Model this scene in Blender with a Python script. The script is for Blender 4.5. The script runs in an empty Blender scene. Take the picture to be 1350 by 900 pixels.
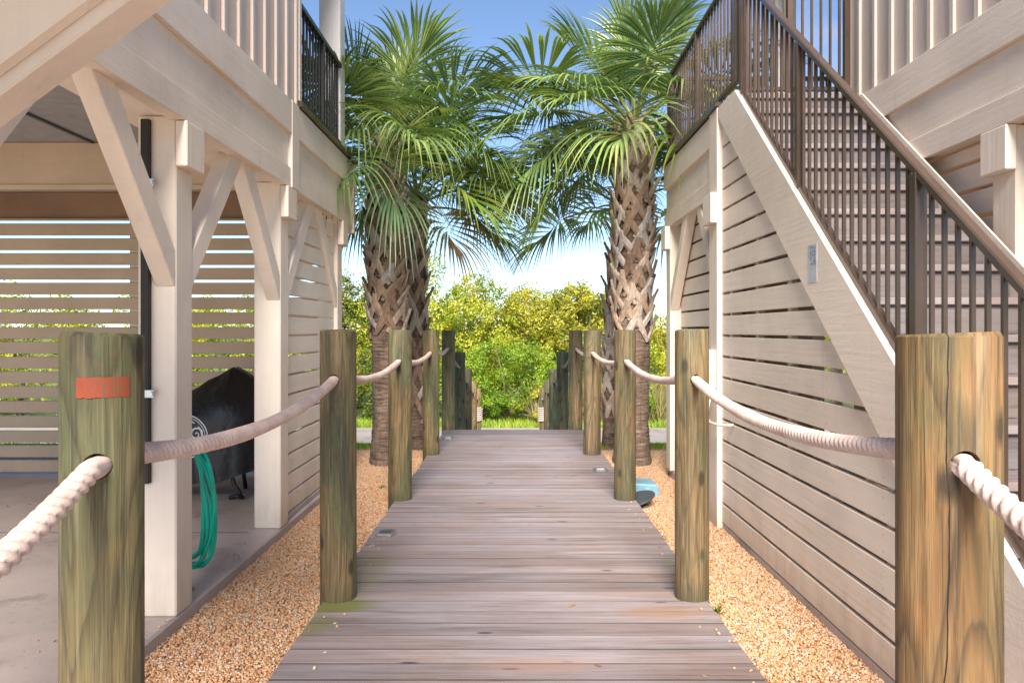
import bpy, bmesh, math, random
import numpy as np
from mathutils import Vector, Matrix
from mathutils.bvhtree import BVHTree

R = math.radians
scene = bpy.context.scene
col = scene.collection
E = 1.57                       # eye height above the gravel (metres)

# ------------------------------------------------------------------ helpers
class MB:
    def __init__(s): s.v = []; s.f = []
    def add(s, vs, fs):
        k = len(s.v); s.v += [tuple(p) for p in vs]; s.f += [tuple(i + k for i in f) for f in fs]; return s
    def box(s, x0, x1, y0, y1, z0, z1):
        return s.add([(x0,y0,z0),(x1,y0,z0),(x1,y1,z0),(x0,y1,z0),(x0,y0,z1),(x1,y0,z1),(x1,y1,z1),(x0,y1,z1)],
                     [(3,2,1,0),(4,5,6,7),(0,1,5,4),(1,2,6,5),(2,3,7,6),(3,0,4,7)])
    def prism(s, pts, axis, a, b):
        """extrude a polygon given in the two other axes from a to b along axis"""
        n = len(pts)
        def P(p, t):
            return {'x': (t, p[0], p[1]), 'y': (p[0], t, p[1]), 'z': (p[0], p[1], t)}[axis]
        vs = [P(p, a) for p in pts] + [P(p, b) for p in pts]
        fs = [tuple(range(n))[::-1], tuple(range(n, 2*n))] + [(i, (i+1) % n, n+(i+1) % n, n+i) for i in range(n)]
        return s.add(vs, fs)
    def beam(s, p0, p1, w, h, up=(0,0,1)):
        p0, p1 = Vector(p0), Vector(p1); d = (p1-p0).normalized()
        a = d.cross(Vector(up)).normalized(); b = a.cross(d).normalized()
        a *= w/2; b *= h/2
        return s.add([p0-a-b, p0+a-b, p0+a+b, p0-a+b, p1-a-b, p1+a-b, p1+a+b, p1-a+b],
                     [(3,2,1,0),(4,5,6,7),(0,1,5,4),(1,2,6,5),(2,3,7,6),(3,0,4,7)])
    def tube(s, pts, rad, n=10, cap=True):
        pts = [Vector(p) for p in pts]; m = len(pts)
        rads = rad if isinstance(rad, (list, tuple)) else [rad]*m
        t0 = (pts[1]-pts[0]).normalized()
        u = t0.orthogonal().normalized(); rings = []
        for i, p in enumerate(pts):
            t = (pts[min(i+1, m-1)] - pts[max(i-1, 0)]).normalized()
            u = (u - t*u.dot(t)).normalized(); w = t.cross(u)
            rings.append([p + (u*math.cos(2*math.pi*k/n) + w*math.sin(2*math.pi*k/n))*rads[i] for k in range(n)])
        vs = [q for r in rings for q in r]
        fs = [(i*n+k, i*n+(k+1) % n, (i+1)*n+(k+1) % n, (i+1)*n+k) for i in range(m-1) for k in range(n)]
        if cap: fs += [tuple(range(n))[::-1], tuple((m-1)*n+k for k in range(n))]
        return s.add(vs, fs)
    def build(s, name, mat, parent=None, bevel=0.0, smooth=False, seg=1):
        me = bpy.data.meshes.new(name); me.from_pydata(s.v, [], s.f); me.update()
        bm = bmesh.new(); bm.from_mesh(me)
        bmesh.ops.recalc_face_normals(bm, faces=bm.faces)
        if bevel: bmesh.ops.bevel(bm, geom=list(bm.edges), offset=bevel, segments=seg, affect='EDGES', clamp_overlap=True, profile=0.5)
        bm.to_mesh(me); bm.free()
        if smooth: me.shade_smooth()
        return link(name, me, mat, parent)

def link(name, me, mat, parent=None):
    o = bpy.data.objects.new(name, me); col.objects.link(o)
    if mat is not None and len(me.materials) == 0: me.materials.append(mat)
    if parent is not None:
        o.parent = parent
        o.matrix_parent_inverse = parent_inv(parent)
    return o
def parent_inv(p):
    return Matrix.Translation(p.location).inverted()
def empty(name, loc=(0,0,0)):
    o = bpy.data.objects.new(name, None); col.objects.link(o); o.location = loc; o.empty_display_size = .2; return o
def tag(o, label=None, cat=None, group=None, kind=None):
    if label: o['label'] = label
    if cat: o['category'] = cat
    if group: o['group'] = group
    if kind: o['kind'] = kind
    return o
def quad_mesh(name, V, mat, parent=None, smooth=False):
    """V: (n,4,3) float array of separate quads"""
    n = len(V); me = bpy.data.meshes.new(name)
    me.vertices.add(n*4); me.vertices.foreach_set('co', np.ascontiguousarray(V, dtype=np.float32).ravel())
    me.loops.add(n*4); me.loops.foreach_set('vertex_index', np.arange(n*4, dtype=np.int32))
    me.polygons.add(n); me.polygons.foreach_set('loop_start', np.arange(0, n*4, 4, dtype=np.int32))
    me.update(calc_edges=True); me.validate()
    return link(name, me, mat, parent)

# ------------------------------------------------------------------ materials
class NT:
    def __init__(s, name):
        s.m = bpy.data.materials.new(name); s.m.use_nodes = True
        s.t = s.m.node_tree; s.t.nodes.clear()
        s.out = s.n('ShaderNodeOutputMaterial'); s.b = s.n('ShaderNodeBsdfPrincipled')
        s.l(s.b.outputs[0], s.out.inputs['Surface'])
    def n(s, ty, **kw):
        x = s.t.nodes.new(ty)
        for k, v in kw.items(): setattr(x, k, v)
        return x
    def l(s, a, b): s.t.links.new(a, b)
    def val(s, sock, v):
        if hasattr(v, 'is_linked') or isinstance(v, bpy.types.NodeSocket): s.l(v, sock)
        else: sock.default_value = v
    def coord(s, scale=(1,1,1), kind='Object', offset=None):
        tc = s.n('ShaderNodeTexCoord'); mp = s.n('ShaderNodeMapping')
        s.l(tc.outputs[kind], mp.inputs['Vector']); mp.inputs['Scale'].default_value = scale
        if offset is not None: s.l(offset, mp.inputs['Location'])
        return mp.outputs[0]
    def noise(s, vec, scale=1, detail=4, rough=.55, dist=0.0):
        x = s.n('ShaderNodeTexNoise'); s.l(vec, x.inputs['Vector'])
        x.inputs['Scale'].default_value = scale; x.inputs['Detail'].default_value = detail
        x.inputs['Roughness'].default_value = rough; x.inputs['Distortion'].default_value = dist
        return x.outputs['Fac']
    def ramp(s, fac, stops, interp='LINEAR'):
        x = s.n('ShaderNodeValToRGB'); s.l(fac, x.inputs[0]); cr = x.color_ramp; cr.interpolation = interp
        while len(cr.elements) < len(stops): cr.elements.new(.5)
        for e, (p, c) in zip(cr.elements, stops):
            e.position = p; e.color = (c[0], c[1], c[2], 1) if not isinstance(c, (int, float)) else (c, c, c, 1)
        return x.outputs[0]
    def mix(s, fac, a, b, mode='MIX'):
        x = s.n('ShaderNodeMix', data_type='RGBA', blend_type=mode)
        s.val(x.inputs[0], fac)
        for sock, v in ((x.inputs[6], a), (x.inputs[7], b)):
            if isinstance(v, tuple): sock.default_value = (v[0], v[1], v[2], 1)
            else: s.l(v, sock)
        return x.outputs[2]
    def math(s, op, a, b=0.0, c=None):
        x = s.n('ShaderNodeMath', operation=op); s.val(x.inputs[0], a); s.val(x.inputs[1], b)
        if c is not None: s.val(x.inputs[2], c)
        return x.outputs[0]
    def bump(s, h, strength=.3, dist=.01):
        x = s.n('ShaderNodeBump'); x.inputs['Strength'].default_value = strength; x.inputs['Distance'].default_value = dist
        s.l(h, x.inputs['Height']); s.l(x.outputs[0], s.b.inputs['Normal']); return x
    def color(s, c): s.val(s.b.inputs['Base Color'], c if not isinstance(c, tuple) else (c[0], c[1], c[2], 1))
    def set(s, **kw):
        for k, v in kw.items(): s.val(s.b.inputs[k.replace('_', ' ')], v)

def m_paint(name, base, grain=(1,1,1), amt=.10, rough=.5, nails=None):
    t = NT(name); info = t.n('ShaderNodeObjectInfo')
    off = t.n('ShaderNodeCombineXYZ')
    t.l(t.math('MULTIPLY', info.outputs['Random'], 37.0), off.inputs[0]); t.l(t.math('MULTIPLY', info.outputs['Random'], 17.0), off.inputs[2])
    v = t.coord((1,1,1), offset=off.outputs[0]); vg = t.coord(grain, offset=off.outputs[0])
    a = t.noise(v, 1.3, 5, .6); g = t.noise(vg, 1.0, 4, .6)
    dark = tuple(c*(1-amt*1.6) for c in base); light = tuple(min(1, c*(1+amt*.5)) for c in base)
    c = t.ramp(a, [(.3, dark), (.55, base), (.75, light)])
    c = t.mix(t.math('MULTIPLY', t.ramp(g, [(.34, 1.0), (.52, 0.0)]), .13), c, tuple(x*.72 for x in base))
    spots = t.noise(v, 26, 3, .6)
    c = t.mix(t.math('MULTIPLY', t.ramp(spots, [(.70, 0.0), (.76, 1.0)]), .22), c, (.25, .2, .15))
    sp = t.n('ShaderNodeSeparateXYZ'); tcg = t.n('ShaderNodeNewGeometry'); t.l(tcg.outputs['Position'], sp.inputs[0])
    low = t.math('ADD', sp.outputs[2], t.math('MULTIPLY', t.noise(t.coord((9, 9, 2.5)), 1.0, 5, .65), .55))
    c = t.mix(t.math('MULTIPLY', t.ramp(low, [(.28, 1.0), (.58, 0.0)]), .38), c, (.22, .17, .12))
    dr = t.noise(t.coord((14, 14, .7), offset=off.outputs[0]), 1.0, 4, .6)
    c = t.mix(t.math('MULTIPLY', t.ramp(dr, [(.62, 0.0), (.75, 1.0)]), .16), c, (.30, .24, .18))
    if nails:
        y0, sp_y, z0, sp_z = nails; py, pz = sp.outputs[1], sp.outputs[2]
        fy = t.math('MULTIPLY', t.math('SUBTRACT', t.math('FRACT', t.math('ADD', t.math('DIVIDE', t.math('SUBTRACT', py, y0), sp_y), .5)), .5), sp_y)
        fz = t.math('MULTIPLY', t.math('FRACT', t.math('DIVIDE', t.math('SUBTRACT', pz, z0), sp_z)), sp_z)
        for zo in (.034, .110):
            dz = t.math('SUBTRACT', fz, zo)
            d = t.math('SQRT', t.math('ADD', t.math('MULTIPLY', fy, fy), t.math('MULTIPLY', dz, dz)))
            c = t.mix(t.math('MULTIPLY', t.math('LESS_THAN', d, .0048), .6), c, (.30, .20, .13))
    t.color(c); t.set(Roughness=rough)
    t.bump(t.math('ADD', g, t.math('MULTIPLY', t.noise(v, 60, 3), .4)), .5, .005)
    return t.m
def m_plain(name, base, rough=.5, metal=0.0, var=.15, scale=8):
    t = NT(name); v = t.coord()
    c = t.ramp(t.noise(v, scale, 5, .6), [(.3, tuple(x*(1-var) for x in base)), (.7, tuple(min(1, x*(1+var)) for x in base))])
    t.color(c); t.set(Roughness=rough, Metallic=metal)
    t.bump(t.noise(v, scale*12, 3), .08, .003)
    return t.m
CREAM = (.82, .705, .59)
M = {}
M['paint_y'] = m_paint('cream_paint_boards_along', CREAM, (30, 1.2, 30))
M['paint_slat'] = m_paint('cream_paint_nailed_slats', CREAM, (30, 1.2, 30), nails=(2.75, .62, .062, .1645))
M['paint_z'] = m_paint('cream_paint_uprights', CREAM, (30, 30, 1.2))
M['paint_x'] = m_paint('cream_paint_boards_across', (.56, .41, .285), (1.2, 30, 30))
M['siding'] = m_paint('taupe_siding_paint', (.65, .545, .465), (25, 25, 1.0), .06)
M['white_paint'] = m_paint('pale_column_paint', (.74, .69, .67), (25, 25, 1.0), .06)
M['bare_wood'] = m_paint('bare_brown_board', (.33, .20, .115), (1.0, 30, 30), .22, .6)
M['ceiling'] = m_plain('grey_ceiling_panel', (.30, .30, .30), .6)
M['brown_metal'] = m_plain('bronze_brown_metal', (.095, .064, .048), .24, .3)
M['black_metal'] = m_plain('black_metal', (.03, .028, .03), .35, .3)
M['dark_strip'] = m_plain('dark_channel_metal', (.022, .015, .014), .5, .2)
M['galv'] = m_plain('galvanised_metal', (.55, .56, .57), .3, .9)
M['hose'] = m_plain('green_hose_rubber', (.0, .45, .30), .3, 0, .2)
M['grey_dark'] = m_plain('dark_grey_plastic', (.06, .07, .08), .5)
M['blue'] = m_plain('sky_blue_plastic', (.17, .34, .43), .5, 0, .25)
M['teal'] = m_plain('teal_plastic', (.04, .28, .33), .5)
M['cable'] = m_plain('cream_cable', (.6, .54, .46), .5)
M['mark_white'] = m_plain('white_print', (.75, .75, .78), .6)
M['joint'] = m_plain('dark_joint', (.06, .05, .045), .9)

def m_concrete(name, base):
    t = NT(name); v = t.coord()
    c = t.ramp(t.noise(v, 1.1, 6, .65, .4), [(.3, tuple(x*.72 for x in base)), (.5, base), (.72, tuple(x*1.12 for x in base))])
    c = t.mix(t.math('MULTIPLY', t.ramp(t.noise(v, 3.4, 5, .7), [(.57, 0.0), (.68, 1.0)]), .5), c, tuple(x*.45 for x in base))
    c = t.mix(t.math('MULTIPLY', t.ramp(t.noise(v, 40, 3), [(.64, 0.0), (.7, 1.0)]), .35), c, (.1, .08, .07))
    t.color(c); t.set(Roughness=.6); t.bump(t.noise(v, 90, 4), .2, .004)
    return t.m
M['concrete'] = m_concrete('carport_concrete', (.45, .375, .34))

def m_post(name, tone=1.0, crack=None, knots=()):
    """round pressure-treated timber; object colour tints it"""
    t = NT(name); info = t.n('ShaderNodeObjectInfo')
    off = t.n('ShaderNodeCombineXYZ')
    for i, k in enumerate((91.0, 53.0, 29.0)): t.l(t.math('MULTIPLY', info.outputs['Random'], k), off.inputs[i])
    v1 = t.coord((9, 9, .55), offset=off.outputs[0]); v2 = t.coord((34, 34, 1.1), offset=off.outputs[0]); v3 = t.coord((2.2, 2.2, 1.3), offset=off.outputs[0])
    v4 = t.coord((120, 120, 3.5), offset=off.outputs[0])
    big = t.noise(v3, 1.0, 5, .6, .6); streak = t.noise(v1, 1.0, 5, .6, 1.8); fine = t.noise(v2, 1.0, 5, .65, .8); hair = t.noise(v4, 1.0, 3, .6, .3)
    fig = t.noise(t.coord((4.2, 4.2, .62), offset=off.outputs[0]), 1.0, 1.5, .4, .35)
    figs = t.math('ADD', fig, t.math('MULTIPLY', t.math('SUBTRACT', fine, .5), .025))
    fr = t.math('FRACT', t.math('MULTIPLY', figs, 17.0))
    crisp = t.noise(t.coord((75, 75, 2.0), offset=off.outputs[0]), 1.0, 6, .7, .5)
    c = t.ramp(streak, [(.28, (.085, .058, .026)), (.42, (.20, .140, .062)), (.56, (.30, .215, .10)), (.72, (.44, .335, .18))])
    c = t.mix(t.math('MULTIPLY', t.ramp(big, [(.44, 0.0), (.58, 1.0)]), .7), c, (.125, .170, .085))
    c = t.mix(t.math('MULTIPLY', t.ramp(t.noise(v3, 2.3, 4, .6, 1.0), [(.55, 0.0), (.68, 1.0)]), .55), c, (.40, .235, .075))
    tint = t.mix(1.0, info.outputs['Color'], (6.2, 6.6, 10.5), 'MULTIPLY')
    c = t.mix(.75, c, t.mix(1.0, c, tint, 'MULTIPLY'))
    c = t.mix(t.math('MULTIPLY', t.ramp(fr, [(.0, .3), (.60, 0.0), (.93, 1.0), (1.0, .3)]), .68), c, (.062, .042, .019))
    c = t.mix(t.math('MULTIPLY', t.ramp(crisp, [(.36, 1.0), (.50, 0.0)]), .62), c, (.045, .034, .018))
    c = t.mix(t.math('MULTIPLY', t.ramp(hair, [(.54, 0.0), (.66, 1.0)]), .42), c, (.40, .33, .20))
    vk = t.n('ShaderNodeTexVoronoi'); t.l(t.coord((6.5, 6.5, 3.2), offset=off.outputs[0]), vk.inputs['Vector']); vk.inputs['Scale'].default_value = 1.0
    kd = t.math('ADD', vk.outputs['Distance'], t.math('MULTIPLY', t.math('SUBTRACT', fine, .5), .12))
    c = t.mix(t.math('MULTIPLY', t.ramp(kd, [(.08, 1.0), (.17, 0.0)]), .85), c, (.035, .022, .011))
    grime = t.noise(t.coord((10, 10, 1.3), offset=off.outputs[0]), 1.0, 6, .72, .6)
    c = t.mix(t.math('MULTIPLY', t.ramp(grime, [(.50, 0.0), (.66, 1.0)]), .62), c, (.05, .050, .032))
    sep = t.n('ShaderNodeSeparateXYZ'); tc = t.n('ShaderNodeTexCoord'); t.l(tc.outputs['Object'], sep.inputs[0])
    x, y, z = sep.outputs
    # wet dirt band at the foot
    foot = t.math('ADD', z, t.math('MULTIPLY', streak, .10))
    c = t.mix(t.math('MULTIPLY', t.ramp(foot, [(.06, 1.0), (.16, 0.0)]), .5), c, (.05, .06, .025))
    front = t.math('LESS_THAN', y, .02)
    for kx, kz, kr in knots:
        dx = t.math('SUBTRACT', x, kx); dz = t.math('MULTIPLY', t.math('SUBTRACT', z, kz), .62)
        d = t.math('SQRT', t.math('ADD', t.math('MULTIPLY', dx, dx), t.math('MULTIPLY', dz, dz)))
        d = t.math('DIVIDE', t.math('ADD', d, t.math('MULTIPLY', t.math('SUBTRACT', fine, .5), .02)), kr)
        rings = t.math('MULTIPLY', t.math('ADD', t.math('SINE', t.math('MULTIPLY', d, 9.0)), 1.0), .5)
        area = t.math('MULTIPLY', t.ramp(t.math('DIVIDE', d, 4.5), [(.25, 1.0), (1.0, 0.0)]), front)
        c = t.mix(t.math('MULTIPLY', t.math('MULTIPLY', rings, area), .35), c, (.09, .065, .03))
        c = t.mix(t.math('MULTIPLY', t.math('MULTIPLY', t.ramp(d, [(.55, 1.0), (1.0, 0.0)]), front), .85), c, (.045, .028, .012))
    hs = t.n('ShaderNodeHueSaturation'); hs.inputs['Saturation'].default_value = .95; hs.inputs['Value'].default_value = .68*tone; t.l(c, hs.inputs['Color']); c = hs.outputs[0]
    if crack is not None:
        cx, z0, z1 = crack
        zz = t.n('ShaderNodeCombineXYZ'); t.l(z, zz.inputs[2])
        cn = t.noise(zz.outputs[0], 2.2, 5, .45)
        d = t.math('ABSOLUTE', t.math('SUBTRACT', t.math('SUBTRACT', x, cx), t.math('MULTIPLY', t.math('SUBTRACT', cn, .5), .05)))
        line = t.math('MULTIPLY', t.math('LESS_THAN', d, t.math('MULTIPLY', t.noise(zz.outputs[0], 14.0, 3, .6), .0026)), front)
        line = t.math('MULTIPLY', line, t.math('LESS_THAN', z, z1))
        c = t.mix(line, c, (.012, .008, .005))
    t.color(c); t.set(Roughness=.72)
    t.bump(t.math('ADD', crisp, t.math('MULTIPLY', hair, .6)), .6, .006)
    return t.m
M['post'] = m_post('treated_timber')
M['post_near_left'] = m_post('treated_timber_green', .9, knots=((.085, .30, .030), (-.045, .36, .018), (-.085, .33, .012)))
M['post_near_right'] = m_post('treated_timber_golden', .92, crack=(-.052, 0, 1.5), knots=((-.022, .36, .014),))

def m_deck(name, stains=(), warm=.45, gain=1.0):
    t = NT(name); geo = t.n('ShaderNodeNewGeometry'); isl = geo.outputs['Random Per Island']
    off = t.n('ShaderNodeCombineXYZ'); t.l(t.math('MULTIPLY', isl, 83.0), off.inputs[0]); t.l(t.math('MULTIPLY', isl, 31.0), off.inputs[2])
    v1 = t.coord((1.1, 16, 5), offset=off.outputs[0]); v2 = t.coord((2.6, 120, 40), offset=off.outputs[0]); v3 = t.coord((1, 1, 1)); v4 = t.coord((.8, 2.4, 1), offset=off.outputs[0])
    g1 = t.noise(v1, 1.0, 6, .62, .9); g2 = t.noise(v2, 1.0, 5, .65, .4); big = t.noise(v3, .9, 5, .6); pl = t.noise(v4, 1.0, 3, .5)
    c = t.ramp(g1, [(.25, (.15, .118, .112)), (.45, (.25, .205, .20)), (.62, (.335, .285, .285)), (.8, (.44, .395, .40))])
    c = t.mix(t.ramp(pl, [(.42, 0.0), (.70, warm)]), c, (.300, .195, .145))
    c = t.mix(t.ramp(big, [(.42, 0.0), (.72, .6)]), c, (.36, .335, .375))
    c = t.mix(t.math('MULTIPLY', t.ramp(g2, [(.34, 1.0), (.48, 0.0)]), .45), c, (.075, .05, .045))
    tone = t.ramp(isl, [(0.0, .84*gain), (.5, 1.0*gain), (1.0, 1.14*gain)])
    c = t.mix(1.0, c, tone, 'MULTIPLY')
    # knots
    vo = t.n('ShaderNodeTexVoronoi'); t.l(t.coord((2.0, 6.5, 1), offset=off.outputs[0]), vo.inputs['Vector']); vo.inputs['Scale'].default_value = 1.0
    kd = t.math('ADD', vo.outputs['Distance'], t.math('MULTIPLY', t.math('SUBTRACT', g2, .5), .06))
    c = t.mix(t.math('MULTIPLY', t.ramp(kd, [(.05, 1.0), (.10, 0.0)]), .85), c, (.045, .03, .026))
    sep = t.n('ShaderNodeSeparateXYZ'); tc = t.n('ShaderNodeTexCoord'); t.l(tc.outputs['Object'], sep.inputs[0])
    for sx, sy, rx, ry, cc, amt in stains:
        dx = t.math('DIVIDE', t.math('SUBTRACT', sep.outputs[0], sx), rx); dy = t.math('DIVIDE', t.math('SUBTRACT', sep.outputs[1], sy), ry)
        d = t.math('SQRT', t.math('ADD', t.math('MULTIPLY', dx, dx), t.math('MULTIPLY', dy, dy)))
        d = t.math('ADD', d, t.math('MULTIPLY', t.math('SUBTRACT', g1, .5), .9))
        c = t.mix(t.math('MULTIPLY', t.ramp(d, [(.45, 1.0), (1.0, 0.0)]), amt), c, cc)
    t.color(c); t.set(Roughness=.62)
    t.bump(t.math('ADD', g2, t.math('MULTIPLY', g1, .5)), .45, .006)
    return t.m
MOSS = (.17, .19, .035)
M['board_edge'] = m_plain('shade_dark_board_edge', (.05, .042, .038), .9, 0, .3)  # dark colour on plank sides, painted in as the shade of the gaps
M['deck'] = m_deck('weathered_deck_boards', warm=.62, gain=.92, stains=((-.95, 4.02, .26, .16, MOSS, .85), (-.90, 4.55, .22, .5, (.17, .17, .05), .4), (-1.0, 3.75, .14, .2, MOSS, .5),
                                            (.78, 3.9, .3, .12, (.36, .20, .10), .5), (.1, 3.3, .35, .10, (.34, .2, .13), .45), (1.0, 4.75, .1, .3, (.15, .16, .06), .3)))
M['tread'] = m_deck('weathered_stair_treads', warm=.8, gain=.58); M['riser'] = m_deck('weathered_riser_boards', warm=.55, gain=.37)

def m_rope():
    t = NT('twisted_rope_fibre'); v = t.coord()
    c = t.ramp(t.noise(v, 9, 5, .6), [(.3, (.55, .40, .34)), (.55, (.68, .53, .46)), (.75, (.76, .63, .56))])
    c = t.mix(t.math('MULTIPLY', t.ramp(t.noise(v, 220, 3), [(.35, 1.0), (.55, 0.0)]), .3), c, (.30, .2, .16))
    t.color(c); t.set(Roughness=.9); t.bump(t.noise(v, 420, 3), .6, .002); return t.m
M['rope'] = m_rope()

def m_leaf(name, cols, transl=.35, rough=.45, noise_scale=1.1):
    """cols: ramp of leaf colours; random per leaf and in patches"""
    t = NT(name); geo = t.n('ShaderNodeNewGeometry'); v = t.coord(kind='Object')
    f = t.math('ADD', t.math('MULTIPLY', geo.outputs['Random Per Island'], .42), t.math('MULTIPLY', t.ramp(t.noise(v, noise_scale, 4, .6), [(.35, 0.0), (.65, 1.0)]), .58))
    n = len(cols); c = t.ramp(f, [(.1 + .8*i/(n-1), x) for i, x in enumerate(cols)])
    t.color(c); t.set(Roughness=rough)
    tr = t.n('ShaderNodeBsdfTranslucent'); mx = t.n('ShaderNodeMixShader'); mx.inputs[0].default_value = transl
    t.l(t.mix(1.0, c, (1.25, 1.3, .7), 'MULTIPLY'), tr.inputs[0]); t.l(t.b.outputs[0], mx.inputs[1]); t.l(tr.outputs[0], mx.inputs[2]); t.l(mx.outputs[0], t.out.inputs['Surface'])
    return t.m
M['shrub_yellow'] = m_leaf('yellowing_leaves', [(.085, .15, .016), (.20, .28, .022), (.42, .43, .03), (.60, .54, .045)], .3)
M['shrub_olive'] = m_leaf('olive_leaves', [(.09, .13, .016), (.22, .24, .025), (.40, .38, .035), (.55, .47, .05)], .3)
M['shrub_green'] = m_leaf('fresh_green_leaves', [(.07, .14, .014), (.15, .26, .018), (.25, .37, .025), (.38, .46, .04)], .35)
M['shrub_dark'] = m_leaf('deep_green_leaves', [(.045, .07, .014), (.085, .12, .018), (.16, .19, .022), (.36, .32, .03)], .25)
M['grass'] = m_leaf('grass_blades', [(.14, .24, .02), (.28, .40, .035), (.42, .48, .07)], .3)
M['dry_grass'] = m_leaf('dry_grass_blades', [(.15, .17, .05), (.32, .28, .11), (.45, .38, .2)], .3)
M['frond'] = m_leaf('palm_leaf_green', [(.08, .135, .045), (.14, .22, .068), (.22, .31, .095), (.35, .42, .14)], .25, .38, 1.2)
M['frond_blue'] = m_leaf('palm_leaf_blue_green', [(.065, .125, .065), (.11, .19, .095), (.19, .28, .14)], .22, .33, 1.2)
M['frond_light'] = m_leaf('palm_leaf_light', [(.10, .17, .03), (.17, .25, .04), (.28, .33, .07)], .35, .4, 1.2)
M['frond_dry'] = m_leaf('palm_leaf_dry', [(.20, .13, .06), (.34, .23, .11), (.46, .34, .18)], .2, .6, 1.2)
M['petiole'] = m_plain('palm_stalk', (.22, .25, .07), .5, 0, .3)
M['stem'] = m_plain('shrub_stem', (.14, .10, .07), .8, 0, .3)

def m_trunk(name):
    t = NT(name); v = t.coord((1,1,1)); vr = t.coord((5, 5, 38))
    a = t.noise(vr, 1.0, 5, .65, .6); b = t.noise(v, 4, 5, .6); d = t.noise(t.coord((30, 30, 3)), 1.0, 4, .6)
    c = t.ramp(a, [(.3, (.045, .03, .022)), (.5, (.20, .135, .095)), (.7, (.36, .27, .21))])
    c = t.mix(t.ramp(b, [(.45, 0.0), (.7, .6)]), c, (.11, .06, .035))
    c = t.mix(t.math('MULTIPLY', t.ramp(d, [(.3, 1.0), (.5, 0.0)]), .5), c, (.05, .032, .024))
    t.color(c); t.set(Roughness=.85); t.bump(t.math('ADD', a, t.math('MULTIPLY', d, .5)), .9, .03); return t.m
M['trunk'] = m_trunk('palm_bark')
def m_boot(name):
    t = NT(name); info = t.n('ShaderNodeObjectInfo'); v = t.coord((1,1,1)); g = t.noise(t.coord((45, 45, 7)), 1.0, 4, .6)
    c = t.ramp(info.outputs['Random'], [(0.0, (.24, .15, .10)), (.35, (.40, .28, .20)), (.7, (.52, .41, .32)), (1.0, (.48, .43, .40))])
    c = t.mix(1.0, c, t.ramp(g, [(.25, .55), (.65, 1.12)]), 'MULTIPLY')
    c = t.mix(t.math('MULTIPLY', t.ramp(t.noise(v, 7, 4), [(.5, 0.0), (.7, 1.0)]), .5), c, (.12, .07, .045))
    t.color(c); t.set(Roughness=.75); t.bump(g, .5, .008); return t.m
M['boot'] = m_boot('old_leaf_base')

def m_gravel_base():
    t = NT('gravel_bed'); v = t.coord()
    vo = t.n('ShaderNodeTexVoronoi'); t.l(v, vo.inputs['Vector']); vo.inputs['Scale'].default_value = 75
    c = t.ramp(vo.outputs['Color'], [(.1, (.22, .11, .05)), (.4, (.40, .23, .12)), (.65, (.50, .33, .20)), (.9, (.58, .50, .42))])
    c = t.mix(t.ramp(vo.outputs['Distance'], [(.35, 0.0), (.8, .7)]), c, (.10, .05, .025))
    t.color(c); t.set(Roughness=.9)
    inv = t.math('SUBTRACT', 1.0, vo.outputs['Distance']); t.bump(inv, .8, .012); return t.m
M['gravel_bed'] = m_gravel_base()
def m_pebble():
    t = NT('pebble_stone'); info = t.n('ShaderNodeObjectInfo'); rnd = info.outputs['Random']
    c = t.ramp(rnd, [(0.0, (.30, .13, .05)), (.16, (.46, .23, .10)), (.34, (.58, .33, .165)), (.52, (.62, .42, .25)), (.68, (.54, .28, .13)), (.84, (.62, .48, .34)), (.94, (.40, .30, .24)), (1.0, (.70, .62, .54))])
    n = t.noise(t.coord(kind='Object'), 1.7, 3)
    c = t.mix(1.0, c, t.ramp(n, [(.3, .75), (.7, 1.15)]), 'MULTIPLY')
    t.color(c); t.set(Roughness=.6); return t.m
M['pebble'] = m_pebble()
def m_lawn():
    t = NT('lawn_soil'); v = t.coord()
    c = t.ramp(t.noise(v, 1.5, 6, .65), [(.3, (.07, .11, .02)), (.55, (.13, .19, .03)), (.75, (.22, .22, .07))])
    t.color(c); t.set(Roughness=.9); t.bump(t.noise(v, 30, 4), .6, .03); return t.m
M['lawn'] = m_lawn()
M['road'] = m_concrete('pale_road_surface', (.36, .32, .29))

# ------------------------------------------------------------------ terrain
def ground_z(y):
    if y < 10.0: return 0.0
    if y > 18.6: return -1.30
    t = (y-10.0)/8.6; return -1.30*(t*.75 + .25*t*t*(3-2*t))
def sheet(name, x0, x1, ys, mat, dz=0.0, nx=2, jit=0.0):
    vs = []; fs = []; rng = random.Random(name)
    for y in ys:
        for i in range(nx+1):
            vs.append((x0+(x1-x0)*i/nx, y + rng.uniform(-jit, jit), ground_z(y)+dz))
    n = nx+1
    for j in range(len(ys)-1):
        for i in range(nx): fs.append((j*n+i, j*n+i+1, (j+1)*n+i+1, (j+1)*n+i))
    me = bpy.data.meshes.new(name); me.from_pydata(vs, [], fs); me.update(); me.shade_smooth()
    return tag(link(name, me, mat), kind='structure')
ysl = [-60, -10, 0, 5, 9.99] + [10+.43*i for i in range(21)] + [18.7, 22, 40, 120, 900]
sheet('ground', -700, 700, ysl, M['lawn'], -.03)
sheet('gravel_ground', -14, 14, [-8, -2, 2, 6, 9.99], M['gravel_bed'], 0.0, 4)
sheet('gravel_border', -14, 14, [9.995, 10.15, 10.35], M['gravel_bed'], 0.0, 60, .05)
sheet('road', -120, 120, [19.3, 20.8, 22.4], M['road'], .012, 40)

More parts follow.
